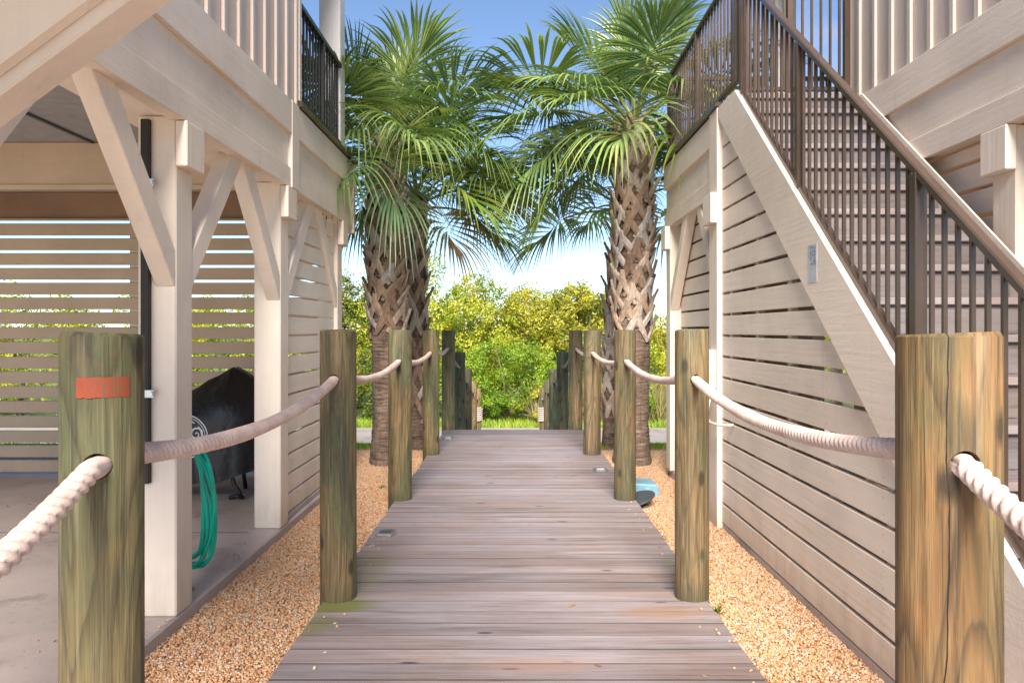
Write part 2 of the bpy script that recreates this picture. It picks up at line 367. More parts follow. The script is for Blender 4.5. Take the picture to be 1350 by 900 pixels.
# pebbles scattered over the two gravel strips beside the boardwalk
def gravel_stuff(name, areas, density, label, z=.004):
    m = MB()
    for x0, x1, y0, y1 in (areas or ((-1.765, -1.0, 1.2, 9.9), (1.02, 1.66, 1.2, 6.4), (1.02, 1.66, 6.4, 9.9), (-3.4, -1.765, 8.22, 9.9), (1.66, 3.2, 8.3, 9.9))):
        m.add([(x0,y0,z),(x1,y0,z),(x1,y1,z),(x0,y1,z)], [(0,1,2,3)])
    me = bpy.data.meshes.new(name); me.from_pydata(m.v, [], m.f); me.update()
    o = link(name, me, M['gravel_bed'])
    g = bpy.data.node_groups.new('pebble_scatter', 'GeometryNodeTree')
    g.interface.new_socket('Geometry', in_out='INPUT', socket_type='NodeSocketGeometry')
    g.interface.new_socket('Geometry', in_out='OUTPUT', socket_type='NodeSocketGeometry')
    N = g.nodes.new; L = g.links.new
    gi = N('NodeGroupInput'); go = N('NodeGroupOutput')
    d = N('GeometryNodeDistributePointsOnFaces'); d.inputs['Density'].default_value = density; d.inputs['Seed'].default_value = 4
    ico = N('GeometryNodeMeshIcoSphere'); ico.inputs['Radius'].default_value = 1; ico.inputs['Subdivisions'].default_value = 2
    sm = N('GeometryNodeSetShadeSmooth'); mt = N('GeometryNodeSetMaterial'); mt.inputs['Material'].default_value = M['pebble']
    ins = N('GeometryNodeInstanceOnPoints')
    rs = N('FunctionNodeRandomValue'); rs.data_type = 'FLOAT_VECTOR'; rs.inputs[0].default_value = (.0035, .0035, .003); rs.inputs[1].default_value = (.0105, .0085, .0065)
    rr = N('FunctionNodeRandomValue'); rr.data_type = 'FLOAT_VECTOR'; rr.inputs[0].default_value = (-.6, -.6, 0); rr.inputs[1].default_value = (.6, .6, 6.28)
    off = N('FunctionNodeRandomValue'); off.data_type = 'FLOAT_VECTOR'; off.inputs[0].default_value = (0, 0, -.002); off.inputs[1].default_value = (0, 0, .009)
    sp = N('GeometryNodeSetPosition'); jn = N('GeometryNodeJoinGeometry')
    L(gi.outputs[0], d.inputs[0]); L(d.outputs[0], sp.inputs['Geometry']); L(off.outputs[0], sp.inputs['Offset'])
    L(ico.outputs[0], sm.inputs[0]); L(sm.outputs[0], mt.inputs[0])
    L(sp.outputs[0], ins.inputs['Points']); L(mt.outputs[0], ins.inputs['Instance']); L(rr.outputs[0], ins.inputs['Rotation']); L(rs.outputs[0], ins.inputs['Scale'])
    if not areas: L(gi.outputs[0], jn.inputs[0])
    L(ins.outputs[0], jn.inputs[0]); L(jn.outputs[0], go.inputs[0])
    md = o.modifiers.new('pebbles', 'NODES'); md.node_group = g
    return tag(o, label, None, None, 'stuff')
gravel_stuff('gravel', None, 10500, 'orange and cream pebble gravel beside the boardwalk')
gravel_stuff('stray_pebbles', ((-1.90, -1.77, 2.2, 3.9), (-1.90, -1.77, 4.2, 5.65), (-2.3, -1.77, 2.2, 3.9)), 55, 'stray pebbles kicked onto the slab edge', .083)
gravel_stuff('stray_pebbles', ((-1.01, -.85, 2.4, 3.95), (-1.01, -.85, 4.3, 6.3), (.88, 1.02, 2.4, 3.95), (.90, 1.02, 4.3, 6.4)), 45, 'stray pebbles lying on the edges of the boards', .1225)

# ------------------------------------------------------------------ boardwalk
def boardwalk():
    rng = random.Random(3); m = MB(); y = -1.6; p = .1535
    while y < 11.06:
        w = p - rng.uniform(.0045, .0075); dz = rng.uniform(-.0008, .0008); tl = rng.uniform(-.0008, .0008)
        a = -1.025 + rng.uniform(-.006, .006); b = 1.04 + rng.uniform(-.006, .006)
        # chamfered plank with a slightly eased top
        z1 = .12+dz; z0 = .082; e = .0022
        prof = [(y, z0), (y+w, z0), (y+w, z1-e+tl), (y+w-e, z1+tl), (y, z1-tl)]
        m.prism(prof, 'x', a, b); y += p
    o = m.build('boardwalk', M['deck']); tag(o, kind='structure')
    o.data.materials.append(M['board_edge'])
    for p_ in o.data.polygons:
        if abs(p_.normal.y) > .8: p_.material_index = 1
    s = MB()
    for x in (-.98, 0, .99): s.box(x-.02, x+.02, -1.6, 11.0, -.02, .08)
    tag(s.build('boardwalk_joists', M['stem']), kind='structure')
    r = MB(); y = 11.09
    while y < 20.0:
        z = .12 - .178*(y-11.07); w = p-.006
        r.add([(-1.06,y,z),(.98,y,z),(.98,y+w,z-.178*w),(-1.06,y+w,z-.178*w),(-1.06,y,z-.04),(.98,y,z-.04),(.98,y+w,z-.178*w-.04),(-1.06,y+w,z-.178*w-.04)],
              [(0,1,2,3),(7,6,5,4),(0,4,5,1),(1,5,6,2),(2,6,7,3),(3,7,4,0)]); y += p
    tag(r.build('boardwalk_ramp', M['deck'], bevel=.004), kind='structure')
boardwalk()

# ------------------------------------------------------------------ rope posts
def post_mesh(r, h, seed, hole=None):
    """hole: (x offset, z) bored through along Y"""
    rng = random.Random(seed); n = 40; vs = []; fs = []
    ph = [rng.uniform(0, 6.28) for _ in range(3)]
    zs = [-.3, 0, h*.25, h*.5, h*.75, h-.008, h]
    for j, z in enumerate(zs):
        for k in range(n):
            a = 2*math.pi*k/n
            rr = r*(1 + .012*math.sin(2*a+ph[0]+z*.6) + .008*math.sin(3*a+ph[1]-z) + .004*math.sin(7*a+ph[2]))
            if j == len(zs)-1: rr -= .007
            vs.append((rr*math.cos(a), rr*math.sin(a), z + (0.004*math.sin(a+ph[1]) if j == len(zs)-1 else 0)))
    for j in range(len(zs)-1):
        for k in range(n): fs.append((j*n+k, j*n+(k+1) % n, (j+1)*n+(k+1) % n, (j+1)*n+k))
    fs += [tuple(range(n))[::-1], tuple((len(zs)-1)*n+k for k in range(n))]
    me = bpy.data.meshes.new('rope_post'); me.from_pydata(vs, [], fs); me.update()
    if hole:
        o = bpy.data.objects.new('tmp_post', me); col.objects.link(o)
        c = MB().tube([(hole[0], -1, hole[1]), (hole[0], 1, hole[1])], .0288, 20).build('tmp_cut', None)
        md = o.modifiers.new('b', 'BOOLEAN'); md.object = c; md.operation = 'DIFFERENCE'; md.solver = 'EXACT'
        bpy.context.view_layer.update(); dg = bpy.context.evaluated_depsgraph_get()
        me2 = bpy.data.meshes.new_from_object(o.evaluated_get(dg)); me2.name = 'rope_post'
        bpy.data.objects.remove(o); bpy.data.objects.remove(c); me = me2
        me.materials.clear()
    me.set_sharp_from_angle(angle=R(35)) if hasattr(me, 'set_sharp_from_angle') else None
    for p in me.polygons: p.use_smooth = True
    return me

LP = [(-.94, 1.73, .0875), (-.965, 4.14, .099), (-.992, 6.55, .100), (-.99, 8.94, .099), (-.985, 11.2, .10), (-.965, 13.2, .098), (-.964, 15.3, .092), (-.966, 17.4, .095), (-.965, 19.5, .09)]
RP = [(.936, 1.64, .1035), (.965, 4.14, .091), (.95, 6.55, .092), (.907, 8.94, .10), (.896, 11.2, .10), (.83, 13.2, .102), (.78, 15.3, .096), (.75, 17.4, .09), (.71, 19.5, .085)]
TOPS = [1.565, 1.575, 1.575, 1.575, 1.575, 1.20, .805, .42, .09]
TINT_L = [(.17,.165,.075), (.155,.125,.055), (.17,.15,.07), (.16,.15,.065), (.22,.23,.14), (.19,.26,.19), (.18,.16,.085), (.36,.29,.13), (.34,.28,.14)]
TINT_R = [(.26,.165,.06), (.16,.13,.06), (.13,.10,.045), (.15,.12,.07), (.22,.19,.115), (.17,.24,.19), (.18,.27,.18), (.22,.19,.10), (.20,.17,.10)]
LAB_L = ['greenish round timber post with a painted orange-red rectangle',
 'brown timber rope post with green moss at its foot',
 'timber rope post on the left beside the rough palm trunk, third from the camera',
 'timber rope post, fourth from the camera on the left edge of the boardwalk',
 'timber rope post at the left far end of the level boardwalk, fifth from the camera',
 'dark green stained post, first one stepping down the ramp on the left',
 'lower timber post on the left of the ramp just past the dark green one',
 'pale yellowish timber post, second from the bottom of the ramp on the left',
 'short pale post with rope wound round it at the left foot of the ramp']
LAB_R = ['thick golden brown round post with a long vertical crack, nearest on the right',
 'timber rope post standing in front of the slatted stair wall, second on the right',
 'timber rope post on the right beside the palm trunk, third from the camera',
 'timber rope post, fourth from the camera on the right edge of the boardwalk',
 'timber rope post at the right far end of the level boardwalk, fifth from the camera',
 'dark green streaked post, first one stepping down the ramp on the right',
 'greenish lower post on the right of the ramp, just beyond the dark green streaked one',
 'narrow pale brown post, second from the bottom of the ramp on the right',
 'short post with rope wound round it at the right foot of the ramp']
HOLE_DX = {('L', 0): .030, ('R', 0): -.021}
HZ = 1.308
holes = {'L': [], 'R': []}
for side, PP, TT, LL in (('L', LP, TINT_L, LAB_L), ('R', RP, TINT_R, LAB_R)):
    for i, (x, y, r) in enumerate(PP):
        base = .12 if y < 11.1 else .12 - .178*(y-11.07)
        base = 0.12 if y < 11.1 else base
        h = TOPS[i] - base; dx = HOLE_DX.get((side, i), 0.0); hz = HZ - (1.575-TOPS[i]) - (.023 if (side, i) == ('L', 0) else 0)
        me = post_mesh(r, h, side+str(i), (dx, hz-base) if i < 8 else None)
        mat = M['post_near_left'] if (side, i) == ('L', 0) else M['post_near_right'] if (side, i) == ('R', 0) else M['post']
        o = link('rope_post', me, mat); o.location = (x, y, base); o.rotation_euler = (0, 0, 0)
        o.color = (*TT[i], 1); tag(o, LL[i], 'post', 'timber rope posts along the boardwalk')
        holes[side].append((x+dx, y, hz))
        if i == 0 and side == 'L':       # painted rectangle, curved round the post
            mm = MB(); vs = []; fs = []; n = 14
            for k in range(n+1):
                a = R(-96+70*k/n); jt = random.Random(k).uniform(-.0015, .0015)
                for z in (1.424, 1.469):
                    vs.append(((r*1.012+.0015)*math.cos(a)*1.0, (r*1.012+.0015)*math.sin(a), z + jt + .001*k/n))
            for k in range(n): fs.append((2*k, 2*k+2, 2*k+3, 2*k+1))
            mm.add([(v[0]+x, v[1]+y, v[2]) for v in vs], fs)
            t = NT('worn_red_paint'); v = t.coord((20, 20, 6)); g = t.noise(v, 2.0, 5, .7)
            t.color(t.ramp(g, [(.36, (.13, .085, .035)), (.46, (.25, .048, .018)), (.62, (.30, .055, .018)), (.74, (.24, .10, .04))])); t.set(Roughness=.7)
            q = mm.build('paint_mark', t.m); q.parent = o; q.matrix_parent_inverse = Matrix.Translation(-Vector(o.location))
            q['label'] = 'worn orange-red painted rectangle'
        if i == 8:
            mm = MB(); pts = [(x+(r+.022)*math.cos(a), y+(r+.022)*math.sin(a), base+.62+.052*a/6.283) for a in [k*.35 for k in range(int(6.283*7/.35))]]
            mm.tube(pts, .024, 8); q = mm.build('rope_wrap', M['rope'], smooth=True); q.parent = o; q.matrix_parent_inverse = Matrix.Translation(-Vector(o.location))

# ------------------------------------------------------------------ twisted ropes
def rope(side, prev_y, sags, label):
    pts = holes[side][:9]; ends = [(pts[0][0]*1.02, prev_y, HZ)] + pts
    path = []
    for i in range(len(ends)-1):
        a, b = Vector(ends[i]), Vector(ends[i+1])
        path.append(a.copy()); a.y += .095; b.y -= .095; L = (b-a).length
        step = .0075 if i < 2 else .012 if i < 4 else .03
        n = max(8, int(L/step)); s = sags[min(i, len(sags)-1)]
        for k in range(n):
            t = k/n; p = a.lerp(b, t); p.z -= s*4*t*(1-t); path.append(p)
    path.append(Vector(ends[-1]))
    n = 30; r0 = .0262; vs = []; dist = 0; m = len(path)
    u = Vector((1, 0, 0))
    for i, p in enumerate(path):
        if i: dist += (p-path[i-1]).length
        t = (path[min(i+1, m-1)]-path[max(i-1, 0)]).normalized(); u = (u-t*u.dot(t)).normalized(); w = t.cross(u)
        tw = dist*2*math.pi/.088 + .35*math.sin(dist*5.3) + .2*math.sin(dist*13.7)
        for k in range(n):
            th = 2*math.pi*k/n; a = ((th-tw+math.pi/3) % (2*math.pi/3)) - math.pi/3   # angle to nearest strand
            ca = max(0.0, math.cos(1.5*a))
            rr = r0*(.54 + .46*ca**.55)*(1 + .035*math.sin(dist*9.1 + 2*th))
            vs.append(p + (u*math.cos(th)+w*math.sin(th))*rr)
    fs = [(i*n+k, i*n+(k+1) % n, (i+1)*n+(k+1) % n, (i+1)*n+k) for i in range(m-1) for k in range(n)]
    fs += [tuple(range(n))[::-1], tuple((m-1)*n+k for k in range(n))]
    o = MB().add(vs, fs).build('rope', M['rope'], smooth=True)
    tag(o, label, 'rope', 'thick twisted ropes threaded through the posts')
rope('L', -.68, [.255, .075, .062, .055, .05, .05], 'thick pinkish twisted rope threaded through the left row of posts')
rope('R', -.72, [.235, .080, .070, .06, .05, .05], 'thick pinkish twisted rope threaded through the right row of posts')

# ------------------------------------------------------------------ shared house pieces
def fascia(parent, sgn, x, y0, y1, inner):
    """stacked fascia boards; sgn +1 faces +X, -1 faces -X"""
    def bx(m, xo, z0, z1): 
        a, b = sorted((x + sgn*xo, inner)); m.box(a, b, y0, y1, z0, z1); return m
    bx(MB(), .006, 2.667, 2.819).build('lower_fascia_board', M['paint_y'], parent, .004)
    bx(MB(), -.016, 2.820, 3.079).build('fascia_panel', M['paint_y'], parent)
    bx(MB(), .014, 3.080, 3.329).build('upper_fascia_board', M['paint_y'], parent, .004)
def block_post(parent, x0, x1, y0, y1, z0, z1, face, sgn):
    p = MB().box(x0, x1, y0, y1, z0, z1).build('support_post', M['paint_z'], parent, .008)
    a, b = sorted((face + sgn*.001, face + sgn*.062))
    MB().box(a, b, y0-.012, y1+.012, 2.425, 2.664).build('cap_block', M['paint_z'], p, .006)
    return p
def brace(parent, x0, x1, yp, direction, z0=1.80, z1=2.69, run=.80, th=.135):
    """knee brace from a post face at yp up to the beam; direction +1 away from camera, -1 towards it"""
    d = direction; k = th*1.42
    pts = [(yp+.002*d, z0), (yp+d*run, z1), (yp+d*(run-k), z1), (yp+.002*d, z0+k*z0/z0*1.0)]
    MB().prism(pts, 'x', x0, x1).build('knee_brace', M['paint_z'], parent, .005)
def slats(parent, name, x0, x1, y0f, y1, z0, z1, pitch, gap, mat):
    m = MB(); z = z0; rng = random.Random(name)
    while z < z1-.02:
        zt = min(z+pitch-gap, z1); y0 = y0f(z) if callable(y0f) else y0f
        if y0 < y1-.05: m.box(x0, x1+rng.uniform(-.0015, .0015), y0, y1, z + rng.uniform(-.001, .001), zt + rng.uniform(-.0015, .0015))
        z += pitch
    return m.build(name, mat, parent, .003)

# ------------------------------------------------------------------ left house over the carport
XL = -1.765
tag(MB().box(-16, XL, -9, 8.2, -.2, .08).build('concrete_floor', M['concrete'], bevel=.012), kind='structure')
tag(MB().box(-15.9, -1.97, 5.60, 5.612, .0795, .0812).build('floor_joint', M['joint']), kind='structure')
H1 = empty('beach_house', (-5, 3, .08))
tag(H1, 'beige raised house over an open carport with braced posts and a black railed porch', 'house', 'raised beach houses')
for yf in (2.05, 3.95, 5.71, 7.54):
    block_post(H1, XL-.2, XL, yf, yf+.2, .081, 2.69, XL, 1)
    brace(H1, XL-.105, XL-.004, yf, -1)
    if yf < 7: brace(H1, XL-.105, XL-.004, yf+.2, 1)
# brace of the nearest post rising out sideways under the balcony overhead
def cross_brace():
    m = MB(); a = math.atan(.74); L = 1.45; th = .17
    d = Vector((math.cos(a), 0, math.sin(a))); n = Vector((-math.sin(a), 0, math.cos(a)))
    p0 = Vector((-1.90, 0, E + 1.607 - .74*1.90)) 
    q = [p0, p0 + d*L, p0 + d*L + n*th, p0 + n*th]
    m.prism([(v.x, v.z) for v in q], 'y', 1.975, 2.095)
    m.build('side_brace', M['paint_z'], H1, .006)
    f = MB(); off = n*.034
    q = [p0 + off, p0 + d*L + off, p0 + d*L + n*(th+.25), p0 + n*(th+.25)]
    f.prism([(v.x, v.z) for v in q], 'y', 1.93, 1.974).build('side_brace_facing', M['paint_z'], H1, .004)
cross_brace()
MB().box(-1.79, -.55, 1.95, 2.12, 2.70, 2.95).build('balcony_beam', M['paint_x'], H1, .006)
MB().box(-3.4, -.5, -.5, 2.16, 2.952, 3.05).build('balcony_shade_floor', M['paint_x'], H1, .006)  # unseen floor added overhead to keep the sun off the brace front
fascia(H1, 1, -1.72, 1.6, 5.80, -1.80)
MB().box(-1.82, -1.702, 5.802, 5.985, 2.668, 3.335).build('trim_board', M['paint_z'], H1, .003)
fascia(H1, 1, -1.72, 5.987, 8.0, -1.80)
MB().box(-1.83, -1.700, 8.002, 8.07, 2.60, 3.335).build('corner_board', M['paint_z'], H1, .003)
MB().box(XL-.32, -1.802, 1.6, 8.0, 2.692, 3.0).build('edge_beam', M['paint_y'], H1)
# siding wall with battens
MB().box(-1.90, -1.745, 1.6, 6.04, 3.331, 5.499).build('siding_wall', M['siding'], H1)
y = 6.0; bt = MB()
while y > 1.7:
    bt.box(-1.744, -1.722, y-.022, y+.022, 3.334, 5.499); y -= .247
bt.build('siding_battens', M['siding'], H1, .003)
MB().box(-1.905, -1.715, 6.042, 6.10, 3.40, 5.499).build('corner_board', M['siding'], H1, .003)
MB().box(-9, -1.91, 5.9, 6.04, 3.331, 5.499).build('end_wall', M['siding'], H1)
MB().box(-9, -1.84, 6.105, 8.0, 3.24, 3.355).build('porch_floor', M['siding'], H1)
MB().box(-1.84, -1.675, 5.99, 8.10, 3.337, 3.375).build('porch_floor_edge', M['brown_metal'], H1, .004)
MB().box(-1.945, -1.735, 7.53, 7.74, 3.376, 5.499).build('porch_column', M['white_paint'], H1, .006)
MB().prism([(-9, 5.5), (-1.62, 5.5), (-1.62, 5.62), (-5, 6.5), (-9, 6.5)], 'y', 1.3, 8.4).build('roof', M['siding'], H1)
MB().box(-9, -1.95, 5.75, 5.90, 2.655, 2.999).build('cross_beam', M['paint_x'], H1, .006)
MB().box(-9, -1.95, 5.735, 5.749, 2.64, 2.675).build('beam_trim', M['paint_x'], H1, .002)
MB().box(-9, -1.98, 1.6, 8.0, 3.001, 3.06).build('carport_ceiling', M['ceiling'], H1)
for x in (-3.2, -4.6, -6.0): MB().box(x-.012, x+.012, 1.6, 5.74, 2.985, 3.0).build('ceiling_seam', M['grey_dark'], H1)
MB().box(-9, -1.99, 7.86, 7.90, 2.73, 3.0).build('header_board', M['bare_wood'], H1, .003)
sc_ = MB(); z = .115
while z < 2.72:
    sc_.box(-9, -1.99, 7.82, 7.86, z, min(z+.122, 2.728)); z += .1525
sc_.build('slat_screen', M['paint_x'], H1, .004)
for x in (-3.95, -6.1, -8.2): MB().box(x-.045, x+.045, 7.865, 7.95, .081, 2.72).build('screen_post', M['paint_z'], H1)
slats(H1, 'side_slat_screen', -1.835, -1.80, 5.925, 7.535, .13, 2.66, .157, .02, M['paint_y'])
MB().box(-1.86, -1.79, 5.92, 7.535, .085, .12).build('screen_sill', M['concrete'], H1)
# dark channel and clamps on the front of post
MB().box(-1.936, -1.892, 3.918, 3.949, .78, 2.665).build('conduit', M['dark_strip'], H1, .003)
for z in (1.245, 2.335):
    MB().box(-1.945, -1.865, 3.912, 3.917, z-.02, z+.02).build('clamp', M['galv'], H1, .001)
    MB().tube([(-1.876, 3.90, z), (-1.876, 3.93, z)], .012, 8).build('clamp_bolt', M['galv'], H1)

def railing_run(parent, name, mat, p_lo, p_hi_dz, y0, y1, x, zf, newels, pitch=.098, rail=(.06, .045), bal=.0165):
    """railing in a plane of constant x; zf(y) = bottom rail centre, height p_hi_dz"""
    rl = MB().beam((x, y0, zf(y0)), (x, y1, zf(y1)), .04, .035).build(name, mat, parent, .003)
    MB().beam((x, y0, zf(y0)+p_hi_dz), (x, y1, zf(y1)+p_hi_dz), rail[0], rail[1]).build('top_rail', mat, rl, .006)
    y = y0 + pitch/2
    while y < y1:
        if all(abs(y-n) > .045 for n in newels):
            MB().box(x-bal/2, x+bal/2, y-bal/2, y+bal/2, zf(y)+.012, zf(y)+p_hi_dz-.02).build('baluster', mat, rl)
        y += pitch
    for n in newels:
        MB().box(x-.025, x+.025, n-.025, n+.025, zf(n)-.02, zf(n)+p_hi_dz-.012).build('rail_post', mat, rl, .003)
    return rl
railing_run(H1, 'porch_railing', M['black_metal'], 0, .76, 6.11, 7.52, -1.745, lambda y: 3.43, [6.85], .098)

# ------------------------------------------------------------------ right house
H2 = empty('beach_house', (6, 3, 0))
tag(H2, 'beige raised house with board siding standing behind the brown railed staircase', 'house', 'raised beach houses')
fascia(H2, -1, 2.606, 1.6, 5.93, 2.69)
MB().box(2.635, 2.80, 1.6, 5.95, 3.331, 5.499).build('siding_wall', M['siding'], H2)
bt = MB(); y = 5.78
while y > 1.7:
    bt.box(2.612, 2.634, y-.022, y+.022, 3.334, 5.499); y -= .247
bt.build('siding_battens', M['siding'], H2, .003)
MB().box(2.60, 2.81, 5.952, 6.02, 2.667, 5.499).build('corner_board', M['siding'], H2, .003)
MB().box(2.82, 9, 5.85, 5.95, 3.331, 5.499).build('end_wall', M['siding'], H2)
MB().prism([(9, 5.5), (2.52, 5.5), (2.52, 5.62), (5.5, 6.5), (9, 6.5)], 'y', 1.3, 8.6).build('roof', M['siding'], H2)
MB().box(2.72, 2.93, 7.9, 8.11, 3.376, 5.499).build('porch_column', M['white_paint'], H2, .006)
for yf in (2.15, 4.02, 5.75):
    block_post(H2, 2.655, 2.855, yf, yf+.2, .02, 2.666, 2.655, -1)
slats(H2, 'slat_wall', 2.70, 2.735, 1.6, 5.93, .10, 2.66, .165, .022, M['paint_y'])
MB().box(2.74, 9, 1.6, 8.1, 2.70, 3.2).build('floor_deck', M['siding'], H2)
MB().box(4.6, 4.7, 1.6, 8.1, 0, 2.69).build('inner_wall', M['paint_y'], H2)
MB().box(2.74, 4.59, 5.96, 6.05, 0, 2.69).build('inner_end_wall', M['paint_x'], H2)

# ------------------------------------------------------------------ staircase with landing
ST = empty('staircase', (2.1, 3.5, 0))
tag(ST, 'outdoor timber staircase with brown metal railing and slatted beige side wall', 'staircase')
SL = .81
ztop = lambda y: E + .505 + SL*(y-4); zlow = lambda y: E + .075 + SL*(y-4)
yb_top = 4 + (.04-E-.505)/SL; yb_low = 4 + (.04-E-.075)/SL
MB().prism([(5.985, 3.332), (5.53, 3.325), (yb_top, .04), (yb_low, .04), (5.985, zlow(5.985))], 'x', 1.600, 1.634).build('stringer', M['paint_y'], ST, .004)
MB().prism([(5.94, 3.34), (5.66, 3.34), (yb_top+.05, .04), (yb_low, .04), (5.94, zlow(5.94))], 'x', 2.585, 2.599-.002).build('stringer', M['paint_y'], ST, .003)
slats(ST, 'slat_screen', 1.637, 1.662, lambda z: max(4 + (z-E-.075)/SL - .10, 1.95 + (z-.1)*.2), 5.995, .062, 3.2, .1645, .0215, M['paint_slat'])
for k in range(6):
    y = 2.75 + .62*k; MB().box(1.668, 1.71, y-.03, y+.03, .0, min(zlow(y)+.1, 3.2)).build('screen_stud', M['paint_z'], ST)
MB().box(1.64, 1.72, 1.6, 6.0, -.1, .055).build('screen_footing', M['concrete'], ST, .006)
# treads and risers
r_, t_ = .181, .2235
for n in range(0, 19):
    yn = 5.72 - t_*n; zn = 3.362 - r_*n
    if n: MB().box(1.66, 2.583, yn, yn+t_+.026, zn-.036, zn).build('tread', M['tread'], ST, .004)
    if zn-.04 - (r_-.036) > -.02 and n < 18:
        MB().box(1.662, 2.581, yn+.026, yn+.046, zn-r_+.001, zn-.0365).build('riser', M['riser'], ST, .002)
MB().box(1.4, 2.7, .2, 2.05, -.2, .09).build('stair_pad', M['concrete'], ST, .01)
MB().box(1.645, 2.59, 5.72, 8.12, 3.322, 3.362).build('landing_deck', M['tread'], ST, .004)
MB().box(1.66, 2.59, 5.77, 8.1, 3.2, 3.32).build('landing_frame', M['paint_y'], ST)
# landing bay
q = MB().box(1.598, 1.80, 6.0, 6.245, .0, 3.336).build('support_post', M['paint_z'], ST, .005)
MB().box(1.545, 1.597, 5.99, 6.25, 2.425, 2.664).build('cap_block', M['paint_z'], q, .005)
q = MB().box(1.625, 1.81, 7.95, 8.15, .10, 2.70).build('support_post', M['paint_z'], ST, .006)
MB().box(1.57, 1.624, 7.94, 8.16, 2.425, 2.664).build('cap_block', M['paint_z'], q, .005)
fascia(ST, -1, 1.622, 6.247, 8.2, 1.70)
MB().box(1.701, 1.80, 6.247, 8.15, 2.70, 3.19).build('landing_beam', M['paint_y'], ST)
MB().box(1.582, 1.66, 5.99, 8.22, 3.339, 3.378).build('landing_edge', M['brown_metal'], ST, .004)
brace(ST, 1.628, 1.72, 6.246, 1, 1.93, 2.70, .62, .12); brace(ST, 1.628, 1.72, 7.949, -1, 1.78, 2.70, .80, .12)
slats(ST, 'bay_slat_screen', 1.735, 1.76, 6.25, 7.945, .13, 2.69, .1645, .022, M['paint_y'])
MB().box(1.66, 1.78, 6.25, 8.15, -.1, .095).build('bay_footing', M['concrete'], ST, .008)
MB().box(2.45, 2.55, 6.25, 8.06, 0, 3.19).build('bay_back_wall', M['paint_y'], ST)
MB().box(1.812, 2.55, 8.065, 8.12, 0, 3.19).build('bay_end_wall', M['paint_x'], ST)
# railings
railing_run(ST, 'stair_railing', M['brown_metal'], 0, .845, 1.62, 5.50, 1.648, lambda y: E + .53 + .80*(y-4), [5.48, 4.39, 3.10, 1.80], .089, (.044, .036), .0160)
railing_run(ST, 'landing_railing', M['brown_metal'], 0, .845, 5.62, 8.10, 1.648, lambda y: 3.425, [5.62, 6.86, 8.08], .098, (.044, .036), .0160)
def cross_railing(name, y, xa, xb, z0, z1, posts, pitch):
    rl = MB().box(xa, xb, y-.018, y+.018, z0, z0+.03).build(name, M['brown_metal'], ST, .003)
    MB().box(xa, xb, y-.025, y+.025, z1-.04, z1).build('top_rail', M['brown_metal'], rl, .004)
    x = xa + pitch/2
    while x < xb:
        if all(abs(x-p) > .03 for p in posts): MB().box(x-.008, x+.008, y-.008, y+.008, z0+.031, z1-.041).build('baluster', M['brown_metal'], rl)
        x += pitch
    for p in posts: MB().box(p-.022, p+.022, y-.022, y+.022, 3.364, z1-.041).build('rail_post', M['brown_metal'], rl, .002)
cross_railing('stair_gate', 5.80, 1.74, 2.56, 3.40, 4.32, [1.76, 2.10, 2.535], .0705)
cross_railing('end_railing', 8.08, 1.70, 3.6, 3.40, 4.27, [2.62, 3.58], .098)
# silver label plate on the stringer
t = NT('silver_label'); v = t.coord((1,1,1)); sep = t.n('ShaderNodeSeparateXYZ'); t.l(v, sep.inputs[0])
t.color(t.ramp(t.noise(v, 25, 3), [(.35, (.42, .42, .45)), (.65, (.66, .64, .66))])); t.set(Roughness=.3, Metallic=.3)
pl = MB().box(1.5965, 1.5995, 4.015, 4.135, 1.83, 2.035).build('label_plate', t.m, ST, .001); pl['label'] = 'silver label plate with blue-grey marks'
mk = MB(); rng = random.Random(8)
M['ink'] = m_plain('blue_grey_ink', (.16, .19, .27), .5)
for i in range(6):
    for j in range(9):
        if rng.random() < .62: mk.box(1.5945, 1.5960, 4.025+.014*i, 4.025+.014*i+rng.uniform(.005, .012), 1.925+.0115*j, 1.925+.0115*j+.0075)
mk.build('label_print', M['ink'], pl)
# utility box and cable beside the landing post
ub = MB().box(1.55, 1.597, 6.03, 6.20, 1.105, 1.42).build('utility_box', M['white_paint'], None, .006)
tag(ub, 'small cream utility box mounted on the landing corner post', 'utility box')
MB().box(1.54, 1.549, 6.02, 6.21, 1.10, 1.425).build('box_cover', M['white_paint'], ub, .004)
cb = MB().tube([(1.58, 6.10, 1.104), (1.56, 6.09, 1.0), (1.52, 6.0, .90), (1.50, 5.85, .865), (1.54, 5.72, .86), (1.594, 5.66, .865), (1.63, 5.65, .87)], .011, 8).build('cable', M['cable'], None, smooth=True)
tag(cb, 'short cream cable looping below the utility box', 'cable')

# ------------------------------------------------------------------ hose, covered equipment, small things
def hose():
    rng = random.Random(5); m = MB(); pts = []
    cx, cy = -1.875, 4.33
    for turn in range(7):
        w = .105 + .008*turn*rng.uniform(.7, 1.2); zt = .885 + rng.uniform(-.015, .015); zb = .20 + .02*rng.uniform(-1, 1) + .012*(6-turn); dy = .012*turn
        for k in range(28):
            a = 2*math.pi*k/28; s, c = math.sin(a), math.cos(a)
            half = (zt-zb)/2; z = (zt+zb)/2 + half*c
            ww = w*(abs(s)**.62)*(1 if s > 0 else -1)*(1 - .28*max(c, 0))
            pts.append((cx+ww + .01*math.sin(3*a+turn), cy+dy+.012*math.sin(2*a+turn*1.7), z))
    m.tube(pts, .0115, 8)
    h = m.build('garden_hose', M['hose'], None, smooth=True)
    tag(h, 'coiled green garden hose hanging behind the nearest carport post', 'hose')
    MB().tube([(-1.905, 4.155, .865), (-1.905, 4.46, .865), (-1.905, 4.48, .91)], .012, 8).build('hose_hook', M['galv'], h)
hose()

